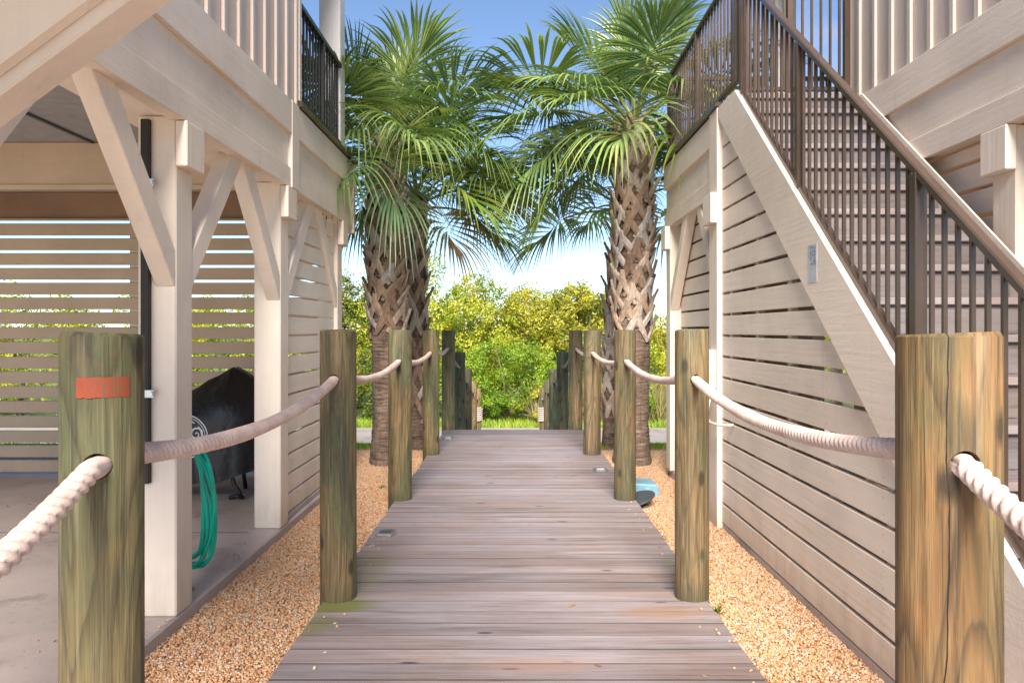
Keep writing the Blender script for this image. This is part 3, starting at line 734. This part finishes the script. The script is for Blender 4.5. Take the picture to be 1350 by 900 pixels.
def covered():
    E0 = empty('covered_equipment', (-2.75, 6.95, .08))
    tag(E0, 'black fabric cover with white swirl emblem draped over equipment in the carport', 'covered equipment')
    rng = random.Random(2)
    n = 120; rows = 34; vs = []; fs = []
    def outline(a):   # footprint, metres
        c, s = math.cos(a), math.sin(a); p = 2.6
        rr = (abs(c/.56)**p + abs(s/.36)**p)**(-1/p); return rr*c, rr*s
    # ridge points: two peaks
    def top(x, y):
        a = 1.16 - .52*abs(x-.19) - .9*max(0, abs(y)-.06); b = 1.23 - 1.9*math.hypot(x-.37, (y-.20)*1.2)
        return max(a, b, .50)
    for j in range(rows+1):
        t = j/rows
        for k in range(n):
            a = 2*math.pi*k/n; ox, oy = outline(a)
            if t < .5:
                q = (t/.5)*.93; x = .20 + (ox-.20)*q; y = oy*q; z = top(x, y)
                z = z - .10*(q**3)
            else:
                q = (t-.5)/.5; zt = top(ox, oy) - .10
                hem = .16 + .17*max(0, math.cos(a-.15)) ** 2
                x = .20+(ox-.20)*.93; y = oy*.93
                fold = math.sin(9*a+1.3*math.sin(2*a)) * .5 + .5*math.sin(17*a+2)
                f = 1 + .05*q + fold*.035*q; x = .2+(x-.2)*f; y *= f
                z = zt*(1-q) + hem*q
            vs.append((-2.75+x, 6.95+y, .08+z + .006*math.sin(31*x+7*y)*math.sin(23*y+5*x)))
    for j in range(rows):
        for k in range(n): fs.append((j*n+k, j*n+(k+1) % n, (j+1)*n+(k+1) % n, (j+1)*n+k))
    t = NT('black_vinyl_cover'); v = t.coord(); w = t.noise(t.coord((1, 1, .5)), 3.0, 3, .5, 1.2)
    t.color((.008, .008, .009)); t.set(Roughness=.42); t.bump(t.math('ADD', w, t.math('MULTIPLY', t.noise(v, 9, 3, .5, .8), .25)), .6, .06)
    cv = MB().add(vs, fs).build('cover', t.m, E0, smooth=True)
    bvh = BVHTree.FromPolygons([Vector(p) for p in vs], fs)
    # white emblem: ring and swirls printed on the front
    cx, cz = -2.86, .645
    em = MB()
    def ribbon(pts, w):
        P = []
        for i, (x, z) in enumerate(pts):
            x0, z0 = pts[max(i-1, 0)]; x1, z1 = pts[min(i+1, len(pts)-1)]; l = math.hypot(x1-x0, z1-z0) or 1
            nx, nz = -(z1-z0)/l, (x1-x0)/l; ww = w if not callable(w) else w(i/(len(pts)-1))
            for sg in (-1, 1):
                X, Z = x+sg*nx*ww/2, z+sg*nz*ww/2
                h = bvh.ray_cast(Vector((cx+X, 5.5, cz+Z)), Vector((0, 1, 0)))
                y = h[0].y if h[0] is not None else 6.62
                P.append((cx+X, y-.004, cz+Z))
        em.add(P, [(2*i, 2*i+1, 2*i+3, 2*i+2) for i in range(len(pts)-1)])
    circ = lambda r, a0=0, a1=360, n=48: [(r*math.cos(R(a0+(a1-a0)*i/n)), r*math.sin(R(a0+(a1-a0)*i/n))) for i in range(n+1)]
    ribbon(circ(.180), .010); ribbon(circ(.160), .006)
    for b in range(5):
        a0 = 72*b + 18; sx, sz = .085*math.cos(R(a0)), .085*math.sin(R(a0))
        sp = [(sx + (.058*(1-i/40))*math.cos(R(a0+540*i/40)), sz + (.058*(1-i/40))*math.sin(R(a0+540*i/40))) for i in range(41)]
        ribbon(sp, lambda q: .016*(1-.5*q))
        ribbon(circ(.135, a0-30, a0+26, 14), lambda q: .004+.014*math.sin(math.pi*q))
    em.build('emblem', M['mark_white'], cv)
    # dark scrolled metal leg showing under the hem
    lg = MB()
    lg.tube([(-2.44, 6.72, .50), (-2.47, 6.71, .40), (-2.50, 6.70, .30), (-2.48, 6.70, .21), (-2.43, 6.69, .15), (-2.42, 6.69, .115)], .02, 8)
    lg.build('leg', M['black_metal'], E0, smooth=True)
    MB().tube([(-2.52, 6.69, .10), (-2.46, 6.69, .118), (-2.39, 6.69, .10)], .018, 8).build('leg_foot', M['black_metal'], E0, smooth=True)
    MB().tube([(-2.52, 7.10, .50), (-2.55, 7.1, .30), (-2.52, 7.1, .10)], .02, 8).build('leg', M['black_metal'], E0, smooth=True)
    for lx, ly in ((-3.1, 6.72), (-3.1, 7.15)): MB().tube([(lx, ly, .5), (lx, ly, .082)], .025, 8).build('leg', M['black_metal'], E0, smooth=True)
covered()

# blue plastic lid box and dark disc on the gravel
b = MB().prism([(1.12, .0), (1.37, .0), (1.365, .085), (1.34, .115), (1.15, .125), (1.12, .11)], 'y', 7.18, 7.48).build('plastic_box', M['blue'], None, .012, seg=2)
tag(b, 'low rounded sky-blue plastic box on the gravel by the palm', 'plastic box')
dm = MB(); n = 28
vs = [(1.10 + .15*math.cos(2*math.pi*k/n), 6.80 + .22*math.sin(2*math.pi*k/n), z + .05*math.cos(2*math.pi*k/n)) for z in (.06, .078) for k in range(n)]
dm.add(vs, [tuple(range(n))[::-1], tuple(range(n, 2*n))] + [(k, (k+1) % n, n+(k+1) % n, n+k) for k in range(n)])
d = dm.build('utility_cover', M['grey_dark'], None, .004); tag(d, 'dark grey oval lid lying tilted on the gravel beside the boardwalk edge', 'lid')
MB().tube([(1.10, 6.80, -.02), (1.10, 6.80, .068)], .09, 20).build('lid_neck', M['grey_dark'], d)
tp = MB().tube([(-1.36, 10.6, -.12), (-1.36, 10.6, .44)], .024, 12).build('marker_stake', M['teal'], None, .004); tag(tp, 'teal plastic marker stake beside the far left palm', 'stake')
MB().tube([(-1.36, 10.6, .441), (-1.36, 10.6, .47)], .032, 12).build('stake_cap', M['teal'], tp, .004)
# solar lights let into the boards
M['lens'] = m_plain('light_lens', (.62, .66, .74), .25)
for x, y, lab in ((-.925, 5.42, 'small square silver deck light let into the boards between second and third left posts'),
                  (.885, 7.88, 'small silver deck light on the right edge of the boards'),
                  (-.90, 10.2, 'small silver deck light near the far left end of the boards')):
    L = MB().prism([(x-.075, y-.03), (x-.05, y-.075), (x+.05, y-.075), (x+.075, y-.03), (x+.075, y+.03), (x+.05, y+.075), (x-.05, y+.075), (x-.075, y+.03)], 'z', .121, .139).build('deck_light', M['galv'], None, .004)
    tag(L, lab, 'deck light', 'lights let into the boardwalk')
    MB().box(x-.04, x+.04, y-.045, y+.02, .1395, .1425).build('lens', M['grey_dark'] if x < -.91 else M['lens'], L, .001)
def litter():
    g = np.random.default_rng(12); Q = []
    spots = [(g.uniform(-1.74, -1.05), g.uniform(2.6, 9.5), .016) for _ in range(34)] + [(g.uniform(1.08, 1.6), g.uniform(2.6, 9.5), .016) for _ in range(30)]
    spots += [(g.uniform(-4.5, -1.8), g.uniform(2.4, 7.5), .083) for _ in range(40)] + [(g.uniform(-1, 1), g.uniform(3, 10.8), .1235) for _ in range(14)]
    for x, y, z in spots:
        a = g.uniform(0, 6.28); L = g.uniform(.010, .030); w = L*g.uniform(.25, .5); d = np.array([math.cos(a), math.sin(a), g.uniform(-.1, .3)]); s_ = np.array([-math.sin(a), math.cos(a), g.uniform(0, .4)])
        o = np.array([x, y, z + .003]); Q.append([o-d*L, o-s_*w, o+d*L, o+s_*w])
    tag(quad_mesh('leaf_litter', np.array(Q), M['frond_dry']), 'scattered dry leaf bits on the gravel and slab', None, None, 'stuff')
litter()
# tiny weeds in the gravel
for i, (x, y, lab) in enumerate(((1.12, 4.20, 'small green weed growing in the gravel by the second right post'), (-1.32, 7.55, 'tiny bright weed in the gravel by the third left post'))):
    rng = np.random.default_rng(i); q = []
    for k in range(16):
        a = rng.uniform(0, 6.28); L = rng.uniform(.03, .065); el = rng.uniform(.3, 1.1)
        d = np.array([math.cos(a)*math.cos(el), math.sin(a)*math.cos(el), math.sin(el)]); s = np.array([-math.sin(a), math.cos(a), 0])*.008
        o = np.array([x, y, .008]); q.append([o, o+d*L*.55-s, o+d*L, o+d*L*.55+s])
    tag(quad_mesh('weed', np.array(q), M['grass'] if i else M['shrub_dark']), lab, 'weed', 'weeds in the gravel')

# ------------------------------------------------------------------ palms
def frond_mesh(rng, pet, blade, az, elev, droop, nseg=54, fan=130, twist=0.0):
    """returns leaf (verts, faces), stalk points; local origin at the crown"""
    def P(v): return v
    d = Vector((math.cos(az)*math.cos(elev), math.sin(az)*math.cos(elev), math.sin(elev)))
    side = Vector((-math.sin(az), math.cos(az), 0)); p = Vector((0, 0, 0)); stalk = [p.copy()]
    N = 9; dirv = d.copy()
    for i in range(N):
        dirv = (dirv + Vector((0, 0, -droop*.09*(i/N)))).normalized(); p = p + dirv*pet/N; stalk.append(p.copy())
    side = dirv.cross(Vector((0, 0, 1)));
    side = side.normalized() if side.length > .1 else Vector((-math.sin(az), math.cos(az), 0))
    side = (Matrix.Rotation(twist, 3, dirv) @ side)
    nrm = side.cross(dirv).normalized()
    if nrm.z < 0 and abs(dirv.z) < .9: nrm = -nrm
    vs = []; fs = []; rows = 8; dphi = 2*R(fan)/nseg
    costa = []; cp = p.copy(); cd = dirv.copy()
    for i in range(8):
        costa.append(cp.copy()); cd = (cd + Vector((0, 0, -.16*droop)) ).normalized(); cp = cp + cd*blade*.055
    for k in range(nseg):
        phi = -R(fan) + dphi*(k+.5) + rng.uniform(-.012, .012); u = abs(phi)/R(fan)
        st = costa[min(7, int((1-u)**1.5*7.99))]
        L = blade*(1.0-.30*u**1.6)*rng.uniform(.93, 1.05)*(1-.055*7*(1-u)**1.5*.5)
        dd = (dirv*math.cos(phi) + side*math.sin(phi) + nrm*(.30*math.sin(u*1.5) - .05)).normalized()
        b = (nrm.cross(dd)).normalized(); nn = dd.cross(b).normalized()
        split = .42+.10*(1-u); base = len(vs); g = droop*(.30+.25*rng.random())
        wmax = 2*L*split*math.tan(dphi/2)*1.04
        for r in range(rows+1):
            t = r/rows; c = st + dd*(L*t)
            hang = max(0, t-.38); c = c + Vector((0, 0, -1))*(g*L*hang*hang*2.0) - dd*(L*.25*g*hang*hang)
            w = wmax*(t/split) if t < split else wmax*max(.03, 1-((t-split)/(1-split))**1.15)
            w = max(w, .003); v = w*.30
            vs += [c - b*w/2 + nn*v*.5, c - nn*v*.5, c + b*w/2 + nn*v*.5]
        for r in range(rows):
            a = base+3*r; fs += [(a, a+1, a+4, a+3), (a+1, a+2, a+5, a+4)]
    return vs, fs, stalk

def palm(loc, z_low, z_crown, r, seed, label, nf=30, reach=1.0, boots=72, lean=(0, 0), light=.2, el_top=82, el_low=4, extra=()):
    T = empty('palm_tree', loc); tag(T, label, 'palm tree', 'cabbage palms beyond the houses')
    rng = random.Random(seed); x0, y0, g0 = loc
    def axis(z): s = (z/z_crown); return Vector((x0+lean[0]*s*s, y0+lean[1]*s*s, g0+z))
    # trunk
    n = 26; rows = 60; vs = []; fs = []
    for j in range(rows+1):
        z = -.15 + (z_crown+.25)*j/rows; c = axis(max(z, 0)); c.z = g0+z
        rr = r*(1.18 - .22*min(1, max(0, z)/.5)) * (1.0 if z < z_crown-.5 else 1-.45*(z-z_crown+.5)/.75)
        for k in range(n):
            a = 2*math.pi*k/n; q = rr*(1+.03*math.sin(3*a+z*2)+.025*math.sin(5*a-3*z)+.022*math.sin(z*38+2*math.sin(a*2)) + rng.uniform(-.014, .014))
            vs.append((c.x+q*math.cos(a), c.y+q*math.sin(a), c.z))
    for j in range(rows):
        for k in range(n): fs.append((j*n+k, j*n+(k+1) % n, (j+1)*n+(k+1) % n, (j+1)*n+k))
    fs += [tuple(range(n))[::-1], tuple(rows*n+k for k in range(n))]
    MB().add(vs, fs).build('trunk', M['trunk'], T, smooth=True)
    # criss-cross old leaf bases
    ga = 2.399963
    for i in range(boots):
        s = (i+.5)/boots; z = z_low + (z_crown+.02-z_low)*s; az = i*ga + rng.uniform(-.12, .12)
        L = rng.uniform(.17, .25)*(1.25 if s > .8 else 1); out = rng.uniform(.025, .075)*(1.5 if rng.random() < .15 else 1)
        c0 = axis(z); m = MB(); aw = rng.uniform(.62, .88); th = .016; rad = r*(1.0 if s < .75 else 1-.25*(s-.75)/.25)
        # stub: wide flat blade from the fork upwards and outwards, then two arms down and around
        def pt(a, dz, o): return Vector((c0.x+(rad+o)*math.cos(a), c0.y+(rad+o)*math.sin(a), c0.z+dz))
        def strip(path, ws):
            k0 = len(m.v); vv = []
            for j, (a, dz, o) in enumerate(path):
                p = pt(a, dz, o); a2, dz2, o2 = path[min(j+1, len(path)-1)]; a1, dz1, o1 = path[max(j-1, 0)]
                tan = (pt(a2, dz2, o2)-pt(a1, dz1, o1)).normalized(); rn = Vector((math.cos(a), math.sin(a), 0)); bb = tan.cross(rn).normalized(); nn = bb.cross(tan).normalized()
                w = ws[j]/2
                vv += [p-bb*w, p-bb*w*.45+nn*th, p+bb*w*.45+nn*th, p+bb*w, p+bb*w*.5-nn*th*.9, p-bb*w*.5-nn*th*.9]
            ff = [(6*j+q, 6*j+(q+1) % 6, 6*(j+1)+(q+1) % 6, 6*(j+1)+q) for j in range(len(path)-1) for q in range(6)]
            ff += [(5,4,3,2,1,0), tuple(6*(len(path)-1)+q for q in range(6))]
            m.add(vv, ff)
        sk = rng.uniform(-.10, .10)
        strip([(az-aw, -L*.95, .004), (az-aw*.62, -L*.55, .016), (az-aw*.25, -L*.12, .03), (az+sk, L*.32, .03+out*.5), (az+sk*1.6, L*.70, .03+out)],
              [.05, .078, .085, .078, rng.uniform(.045, .065)])
        strip([(az+aw, -L*.95, .004), (az+aw*.62, -L*.55, .015), (az+aw*.25, -L*.12, .027), (az+sk, L*.28, .025+out*.45)], [.048, .072, .08, .07])
        m.build('leaf_base', M['boot'], T, .0)
    # fronds
    mats = [M['frond'], M['frond'], M['frond_blue'], M['frond']]
    specs = []
    for i in range(nf):
        s = i/(nf-1); el = R(el_top - (el_top+el_low)*s**.9); az = i*ga + seed + rng.uniform(-.25, .25)
        pet = reach*(.55+.45*min(1, s*1.8))*rng.uniform(.85, 1.1); bl = reach*(.74+.24*min(1, s*2.5))*rng.uniform(.9, 1.08)
        specs.append((az, el, pet*.95, bl*1.04, .45+.75*s))
    specs += list(extra)
    for i, (az, el, pet, bl, dr) in enumerate(specs):
        vs, fs, st = frond_mesh(rng, pet, bl, az, el, dr, twist=rng.uniform(-.5, .5))
        o = axis(z_crown-.12 + .22*(1-i/len(specs)))
        q = rng.random(); mt = M['frond_light'] if q < light else mats[i % 4]
        if i == nf-1 and seed > 2 and seed < 2.5: mt = M['frond_dry']
        fr = MB().add([v+o for v in vs], fs).build('frond', mt, T)
        MB().tube([p+o for p in st], [.020-.010*j/9 for j in range(10)], 6).build('stalk', M['petiole'], fr, smooth=True)
    return T
a_ = lambda d: R(d)
palm((-1.50, 8.95, 0), 1.66, 3.62, .188, 1, 'near left palm with dark ringed lower trunk beside the boardwalk', 27, 1.06, 84, (-.04, 0), .25,
     extra=((a_(0), a_(0), 1.1, 1.05, .8), (a_(-35), a_(-8), .95, 1.05, .9), (a_(35), a_(5), 1.15, 1.1, .8), (a_(-75), a_(-5), .8, 1.0, 1.5), (a_(25), a_(35), 1.0, 1.0, .9), (a_(-20), a_(15), 1.0, .95, 1.6), (a_(-60), a_(30), .9, .95, 1.7), (a_(10), a_(58), .95, 1.0, 1.2), (a_(-100), a_(40), .7, .95, 1.9), (a_(-140), a_(25), .7, .9, 1.9)))
palm((-1.36, 10.3, -.03), .55, 3.35, .135, 2.1, 'slender left palm standing just behind the thicker one, leaf stubs down to its foot', 18, .92, 56, (.02, 0), .45)
palm((1.385, 8.95, 0), 1.62, 3.95, .195, 3.3, 'near right palm with broad criss-crossed leaf stubs beside the boardwalk', 28, 1.04, 100, (.03, 0), .28,
     extra=((a_(180), a_(-4), 1.1, 1.05, .8), (a_(215), a_(-15), 1.0, 1.05, 1.4), (a_(150), a_(0), 1.2, 1.1, .8), (a_(190), a_(40), 1.2, 1.1, 1.1), (a_(175), a_(25), 1.05, 1.0, .8), (a_(200), a_(5), 1.0, 1.0, 1.6), (a_(160), a_(50), 1.0, 1.05, 1.2), (a_(235), a_(20), 1.0, 1.0, .9)))
palm((1.315, 10.6, -.06), .50, 3.40, .085, 4.6, 'thin right palm half hidden behind the rope posts and the nearer palm', 17, .92, 50, (.16, 0), .45)

# ------------------------------------------------------------------ shrubs beyond the road
def shrub(x, y, w, d, h, mat, label, seed, n=9000, clumps=42, leaf=.11, group='wild shrubs beyond the road', base=None):
    z0 = ground_z(y) if base is None else base
    T = empty('wild_shrub', (x, y, z0)); tag(T, label, 'shrub', group)
    g = np.random.default_rng(seed)
    th = g.uniform(0, 2*math.pi, clumps); ct = g.uniform(-.95, 1, clumps); st = np.sqrt(1-ct**2); rr = g.uniform(.45, 1.0, clumps)**.6
    C = np.stack([np.cos(th)*st*rr*w/2, np.sin(th)*st*rr*d/2, (.48+.46*ct*rr)*h], 1)
    rad = g.uniform(.10, .27, clumps)*min(w, h)*.5
    k = g.choice(clumps, n, p=rad**2/np.sum(rad**2)); u = g.normal(size=(n, 3)); u /= np.linalg.norm(u, axis=1)[:, None]
    q = g.uniform(.55, 1.08, n)**.8; P = C[k] + u*(rad[k]*q)[:, None]*np.array([1, 1, .85])
    # loose sprays that break the outline
    ns = n//9; kk = g.choice(clumps, ns); up = g.normal(size=(ns, 3))*np.array([.5, .5, .3]) + np.array([0, 0, .8]); up /= np.linalg.norm(up, axis=1)[:, None]
    P[:ns] = C[kk] + up*(rad[kk]*g.uniform(1.0, 1.55, ns))[:, None]
    P[:, 2] = np.maximum(P[:, 2], .06)
    P += np.array([x, y, z0])
    a = u + g.normal(size=(n, 3))*.8; a /= np.linalg.norm(a, axis=1)[:, None]; b = np.cross(a, g.normal(size=(n, 3))); b /= np.linalg.norm(b, axis=1)[:, None]
    s = (leaf*g.uniform(.6, 1.25, n))[:, None]
    V = np.stack([P - b*s*.5, P + np.cross(a, b)*s*.24, P + b*s*.5, P - np.cross(a, b)*s*.24], 1)
    quad_mesh('foliage', V, mat, T)
    rng = random.Random(seed); m = MB()
    for i in range(7):
        cc = C[rng.randrange(clumps)]
        mid = Vector((cc[0]*.35, cc[1]*.35, cc[2]*.5))
        m.tube([(x+rng.uniform(-.1, .1), y+rng.uniform(-.1, .1), z0-.1), (x+mid.x, y+mid.y, z0+mid.z), (x+cc[0], y+cc[1], z0+cc[2])], [.05, .035, .012], 6)
    for b_ in range(1): m.build('branches', M['stem'], T)
    return T
YL = 'tall yellow-green wild shrub in the thicket beyond the road'
OL = 'olive brownish wild shrub in the thicket beyond the road'
shr = [(-21, 27, 6, 5, 4.6, 'shrub_yellow', YL), (-17, 26, 5.5, 4.5, 4.4, 'shrub_yellow', YL), (-13.2, 27, 5.5, 4.5, 4.7, 'shrub_yellow', YL), (-9.6, 26.2, 5, 4.5, 4.3, 'shrub_yellow', YL),
       (-3.4, 26.0, 4.2, 3.6, 5.6, 'shrub_yellow', YL), (-1.4, 27.0, 3.8, 3.6, 4.95, 'shrub_yellow', YL), (.6, 27.8, 3.8, 3.6, 4.8, 'shrub_olive', OL), (2.4, 26.8, 3.4, 3.4, 4.95, 'shrub_olive', OL),
       (-4.9, 29.5, 5, 3.6, 4.6, 'shrub_olive', OL), (-.4, 31, 5, 3.6, 4.3, 'shrub_yellow', YL), (3.4, 31, 5, 3.6, 4.5, 'shrub_yellow', YL), (3.5, 28.6, 3.6, 3.4, 4.45, 'shrub_olive', OL), (7.2, 28.5, 4.6, 3.8, 4.1, 'shrub_olive', OL), (10.8, 27.5, 4.6, 3.8, 4.0, 'shrub_olive', OL)]
for i, (x, y, w, d, h, mt, lb) in enumerate(shr): shrub(x, y, w, d, h, M[mt], lb, 100+i, 24000, 95)
shrub(-5.7, 25.6, 3.2, 3.2, 4.9, M['shrub_dark'], 'dark green bushy tree left of the palms beyond the road', 140, 15000)
shrub(-.2, 24.3, 3.6, 2.2, 2.85, M['shrub_green'], 'bright fresh-green bush at the end of the boardwalk', 141, 18000, 90, .085)
shrub(-2.3, 24.4, 2.4, 2.0, 2.1, M['shrub_green'], 'low green bush left of the bright bush beyond the road', 142, 8000, 30, .10)
shrub(1.9, 24.6, 2.4, 2.0, 1.9, M['shrub_green'], 'low green bush right of the bright bush beyond the road', 143, 8000, 30, .10)
shrub(4.9, 25.2, 2.6, 2.2, 2.6, M['shrub_yellow'], 'yellow-green bush seen between right palm and house corner', 144, 9000, 34, .10)
shrub(-1.3, 23.7, 2.0, 1.3, 1.35, M['shrub_green'], 'low sprawling green bush at the road edge left of the ramp foot', 146, 7000, 40, .08)
shrub(.9, 23.6, 2.2, 1.3, 1.2, M['shrub_olive'], 'low sprawling olive bush at the road edge right of the ramp foot', 147, 7000, 40, .08)
shrub(3.6, 23.8, 2.0, 1.3, 1.3, M['shrub_green'], 'low green bush at the road edge behind the right palms', 148, 6000, 36, .08)
shrub(-4.4, 24.5, 2.4, 2.0, 1.8, M['shrub_dark'], 'low dark green bush behind the left palms', 145, 8000, 30, .10)
# grass: lawn strip before the road, tufts under the thicket
def grass(name, boxes, n, hmin, hmax, mat, label, seed):
    g = np.random.default_rng(seed); Q = []
    for (x0, x1, y0, y1), m in zip(boxes, n):
        x = g.uniform(x0, x1, m); y = g.uniform(y0, y1, m); z = np.array([ground_z(v) for v in y])-.03; h = g.uniform(hmin, hmax, m); a = g.uniform(0, 6.283, m); w = np.minimum(h*.07+.003, .016)
        s = np.stack([np.cos(a)*w, np.sin(a)*w, 0*a], 1); l = np.stack([g.normal(0, .3, m)*h, g.normal(0, .3, m)*h, h], 1); o = np.stack([x, y, z], 1)
        Q.append(np.stack([o-s, o+s, o+l+s*.15, o+l-s*.15], 1))
    tag(quad_mesh(name, np.concatenate(Q), mat), label, None, None, 'stuff')
grass('lawn_grass', [(-9, -1.2, 10.4, 19.2), (1.1, 5, 10.4, 19.2), (-16, -8, 8.3, 19)], [26000, 20000, 12000], .04, .12, M['grass'], 'short green lawn grass before the road', 7)
grass('verge_grass', [(-22, 12, 22.5, 24.6)], [26000], .05, .22, M['grass'], 'grass verge at the foot of the thicket', 8)
grass('tall_grass', [(2.5, 8, 23.6, 26.2), (.6, 2.2, 23.2, 24.2)], [9000, 700], .5, 1.5, M['dry_grass'], 'tall dry grass by the right side of the thicket', 9)

# ------------------------------------------------------------------ light, sky, camera
SUN_EL, SUN_AZ = R(36), Vector((.04, .999))       # light travels towards (+X, +Y)
L = bpy.data.lights.new('sun', 'SUN'); L.energy = 4.6; L.angle = R(28); L.color = (1.0, .915, .82)
so = bpy.data.objects.new('sun', L); col.objects.link(so)
dv = Vector((SUN_AZ.x*math.cos(SUN_EL), SUN_AZ.y*math.cos(SUN_EL), -math.sin(SUN_EL)))
so.rotation_euler = dv.to_track_quat('-Z', 'Y').to_euler()
w = bpy.data.worlds.new('World'); scene.world = w; w.use_nodes = True
nt = w.node_tree; nt.nodes.clear()
sky = nt.nodes.new('ShaderNodeTexSky'); sky.sky_type = 'NISHITA'; sky.sun_disc = False
sky.sun_elevation = SUN_EL; sky.sun_rotation = math.atan2(-SUN_AZ.x, -SUN_AZ.y)
sky.air_density = .85; sky.altitude = 1200; sky.dust_density = 0.0; sky.ozone_density = 2.0
bg = nt.nodes.new('ShaderNodeBackground'); bg.inputs[1].default_value = .082
out = nt.nodes.new('ShaderNodeOutputWorld')
tcw = nt.nodes.new('ShaderNodeTexCoord'); mpw = nt.nodes.new('ShaderNodeMapping'); mpw.inputs['Scale'].default_value = (2.2, 2.2, 7.0)
nzw = nt.nodes.new('ShaderNodeTexNoise'); nzw.inputs['Scale'].default_value = 1.3; nzw.inputs['Detail'].default_value = 7; nzw.inputs['Roughness'].default_value = .6
rpw = nt.nodes.new('ShaderNodeValToRGB'); rpw.color_ramp.elements[0].position = .52; rpw.color_ramp.elements[1].position = .72
rpw.color_ramp.elements[0].color = (0, 0, 0, 1); rpw.color_ramp.elements[1].color = (.55, .55, .55, 1)
mxw = nt.nodes.new('ShaderNodeMix'); mxw.data_type = 'RGBA'; mxw.inputs[7].default_value = (3.3, 3.3, 3.9, 1)
nt.links.new(tcw.outputs['Generated'], mpw.inputs['Vector']); nt.links.new(mpw.outputs[0], nzw.inputs['Vector']); nt.links.new(nzw.outputs['Fac'], rpw.inputs[0])
nt.links.new(rpw.outputs[0], mxw.inputs[0]); nt.links.new(sky.outputs[0], mxw.inputs[6]); nt.links.new(mxw.outputs[2], bg.inputs[0]); nt.links.new(bg.outputs[0], out.inputs[0])

cam = bpy.data.cameras.new('camera'); co = bpy.data.objects.new('camera', cam); col.objects.link(co)
co.location = (0, 0, E); co.rotation_euler = (R(90), 0, 0)
cam.sensor_width = 36; cam.lens = 36*1000/1350; cam.shift_x = -4/1350; cam.shift_y = -14/1350
cam.clip_start = .05; cam.clip_end = 3000
scene.camera = co
vs_ = scene.view_settings
vs_.view_transform = 'Standard'; vs_.look = 'None'; vs_.exposure = 1.4; vs_.gamma = 1.0; vs_.use_curve_mapping = False
scene.cycles.max_bounces = 10; scene.cycles.diffuse_bounces = 6; scene.cycles.transparent_max_bounces = 8
scene.cycles.use_denoising = True
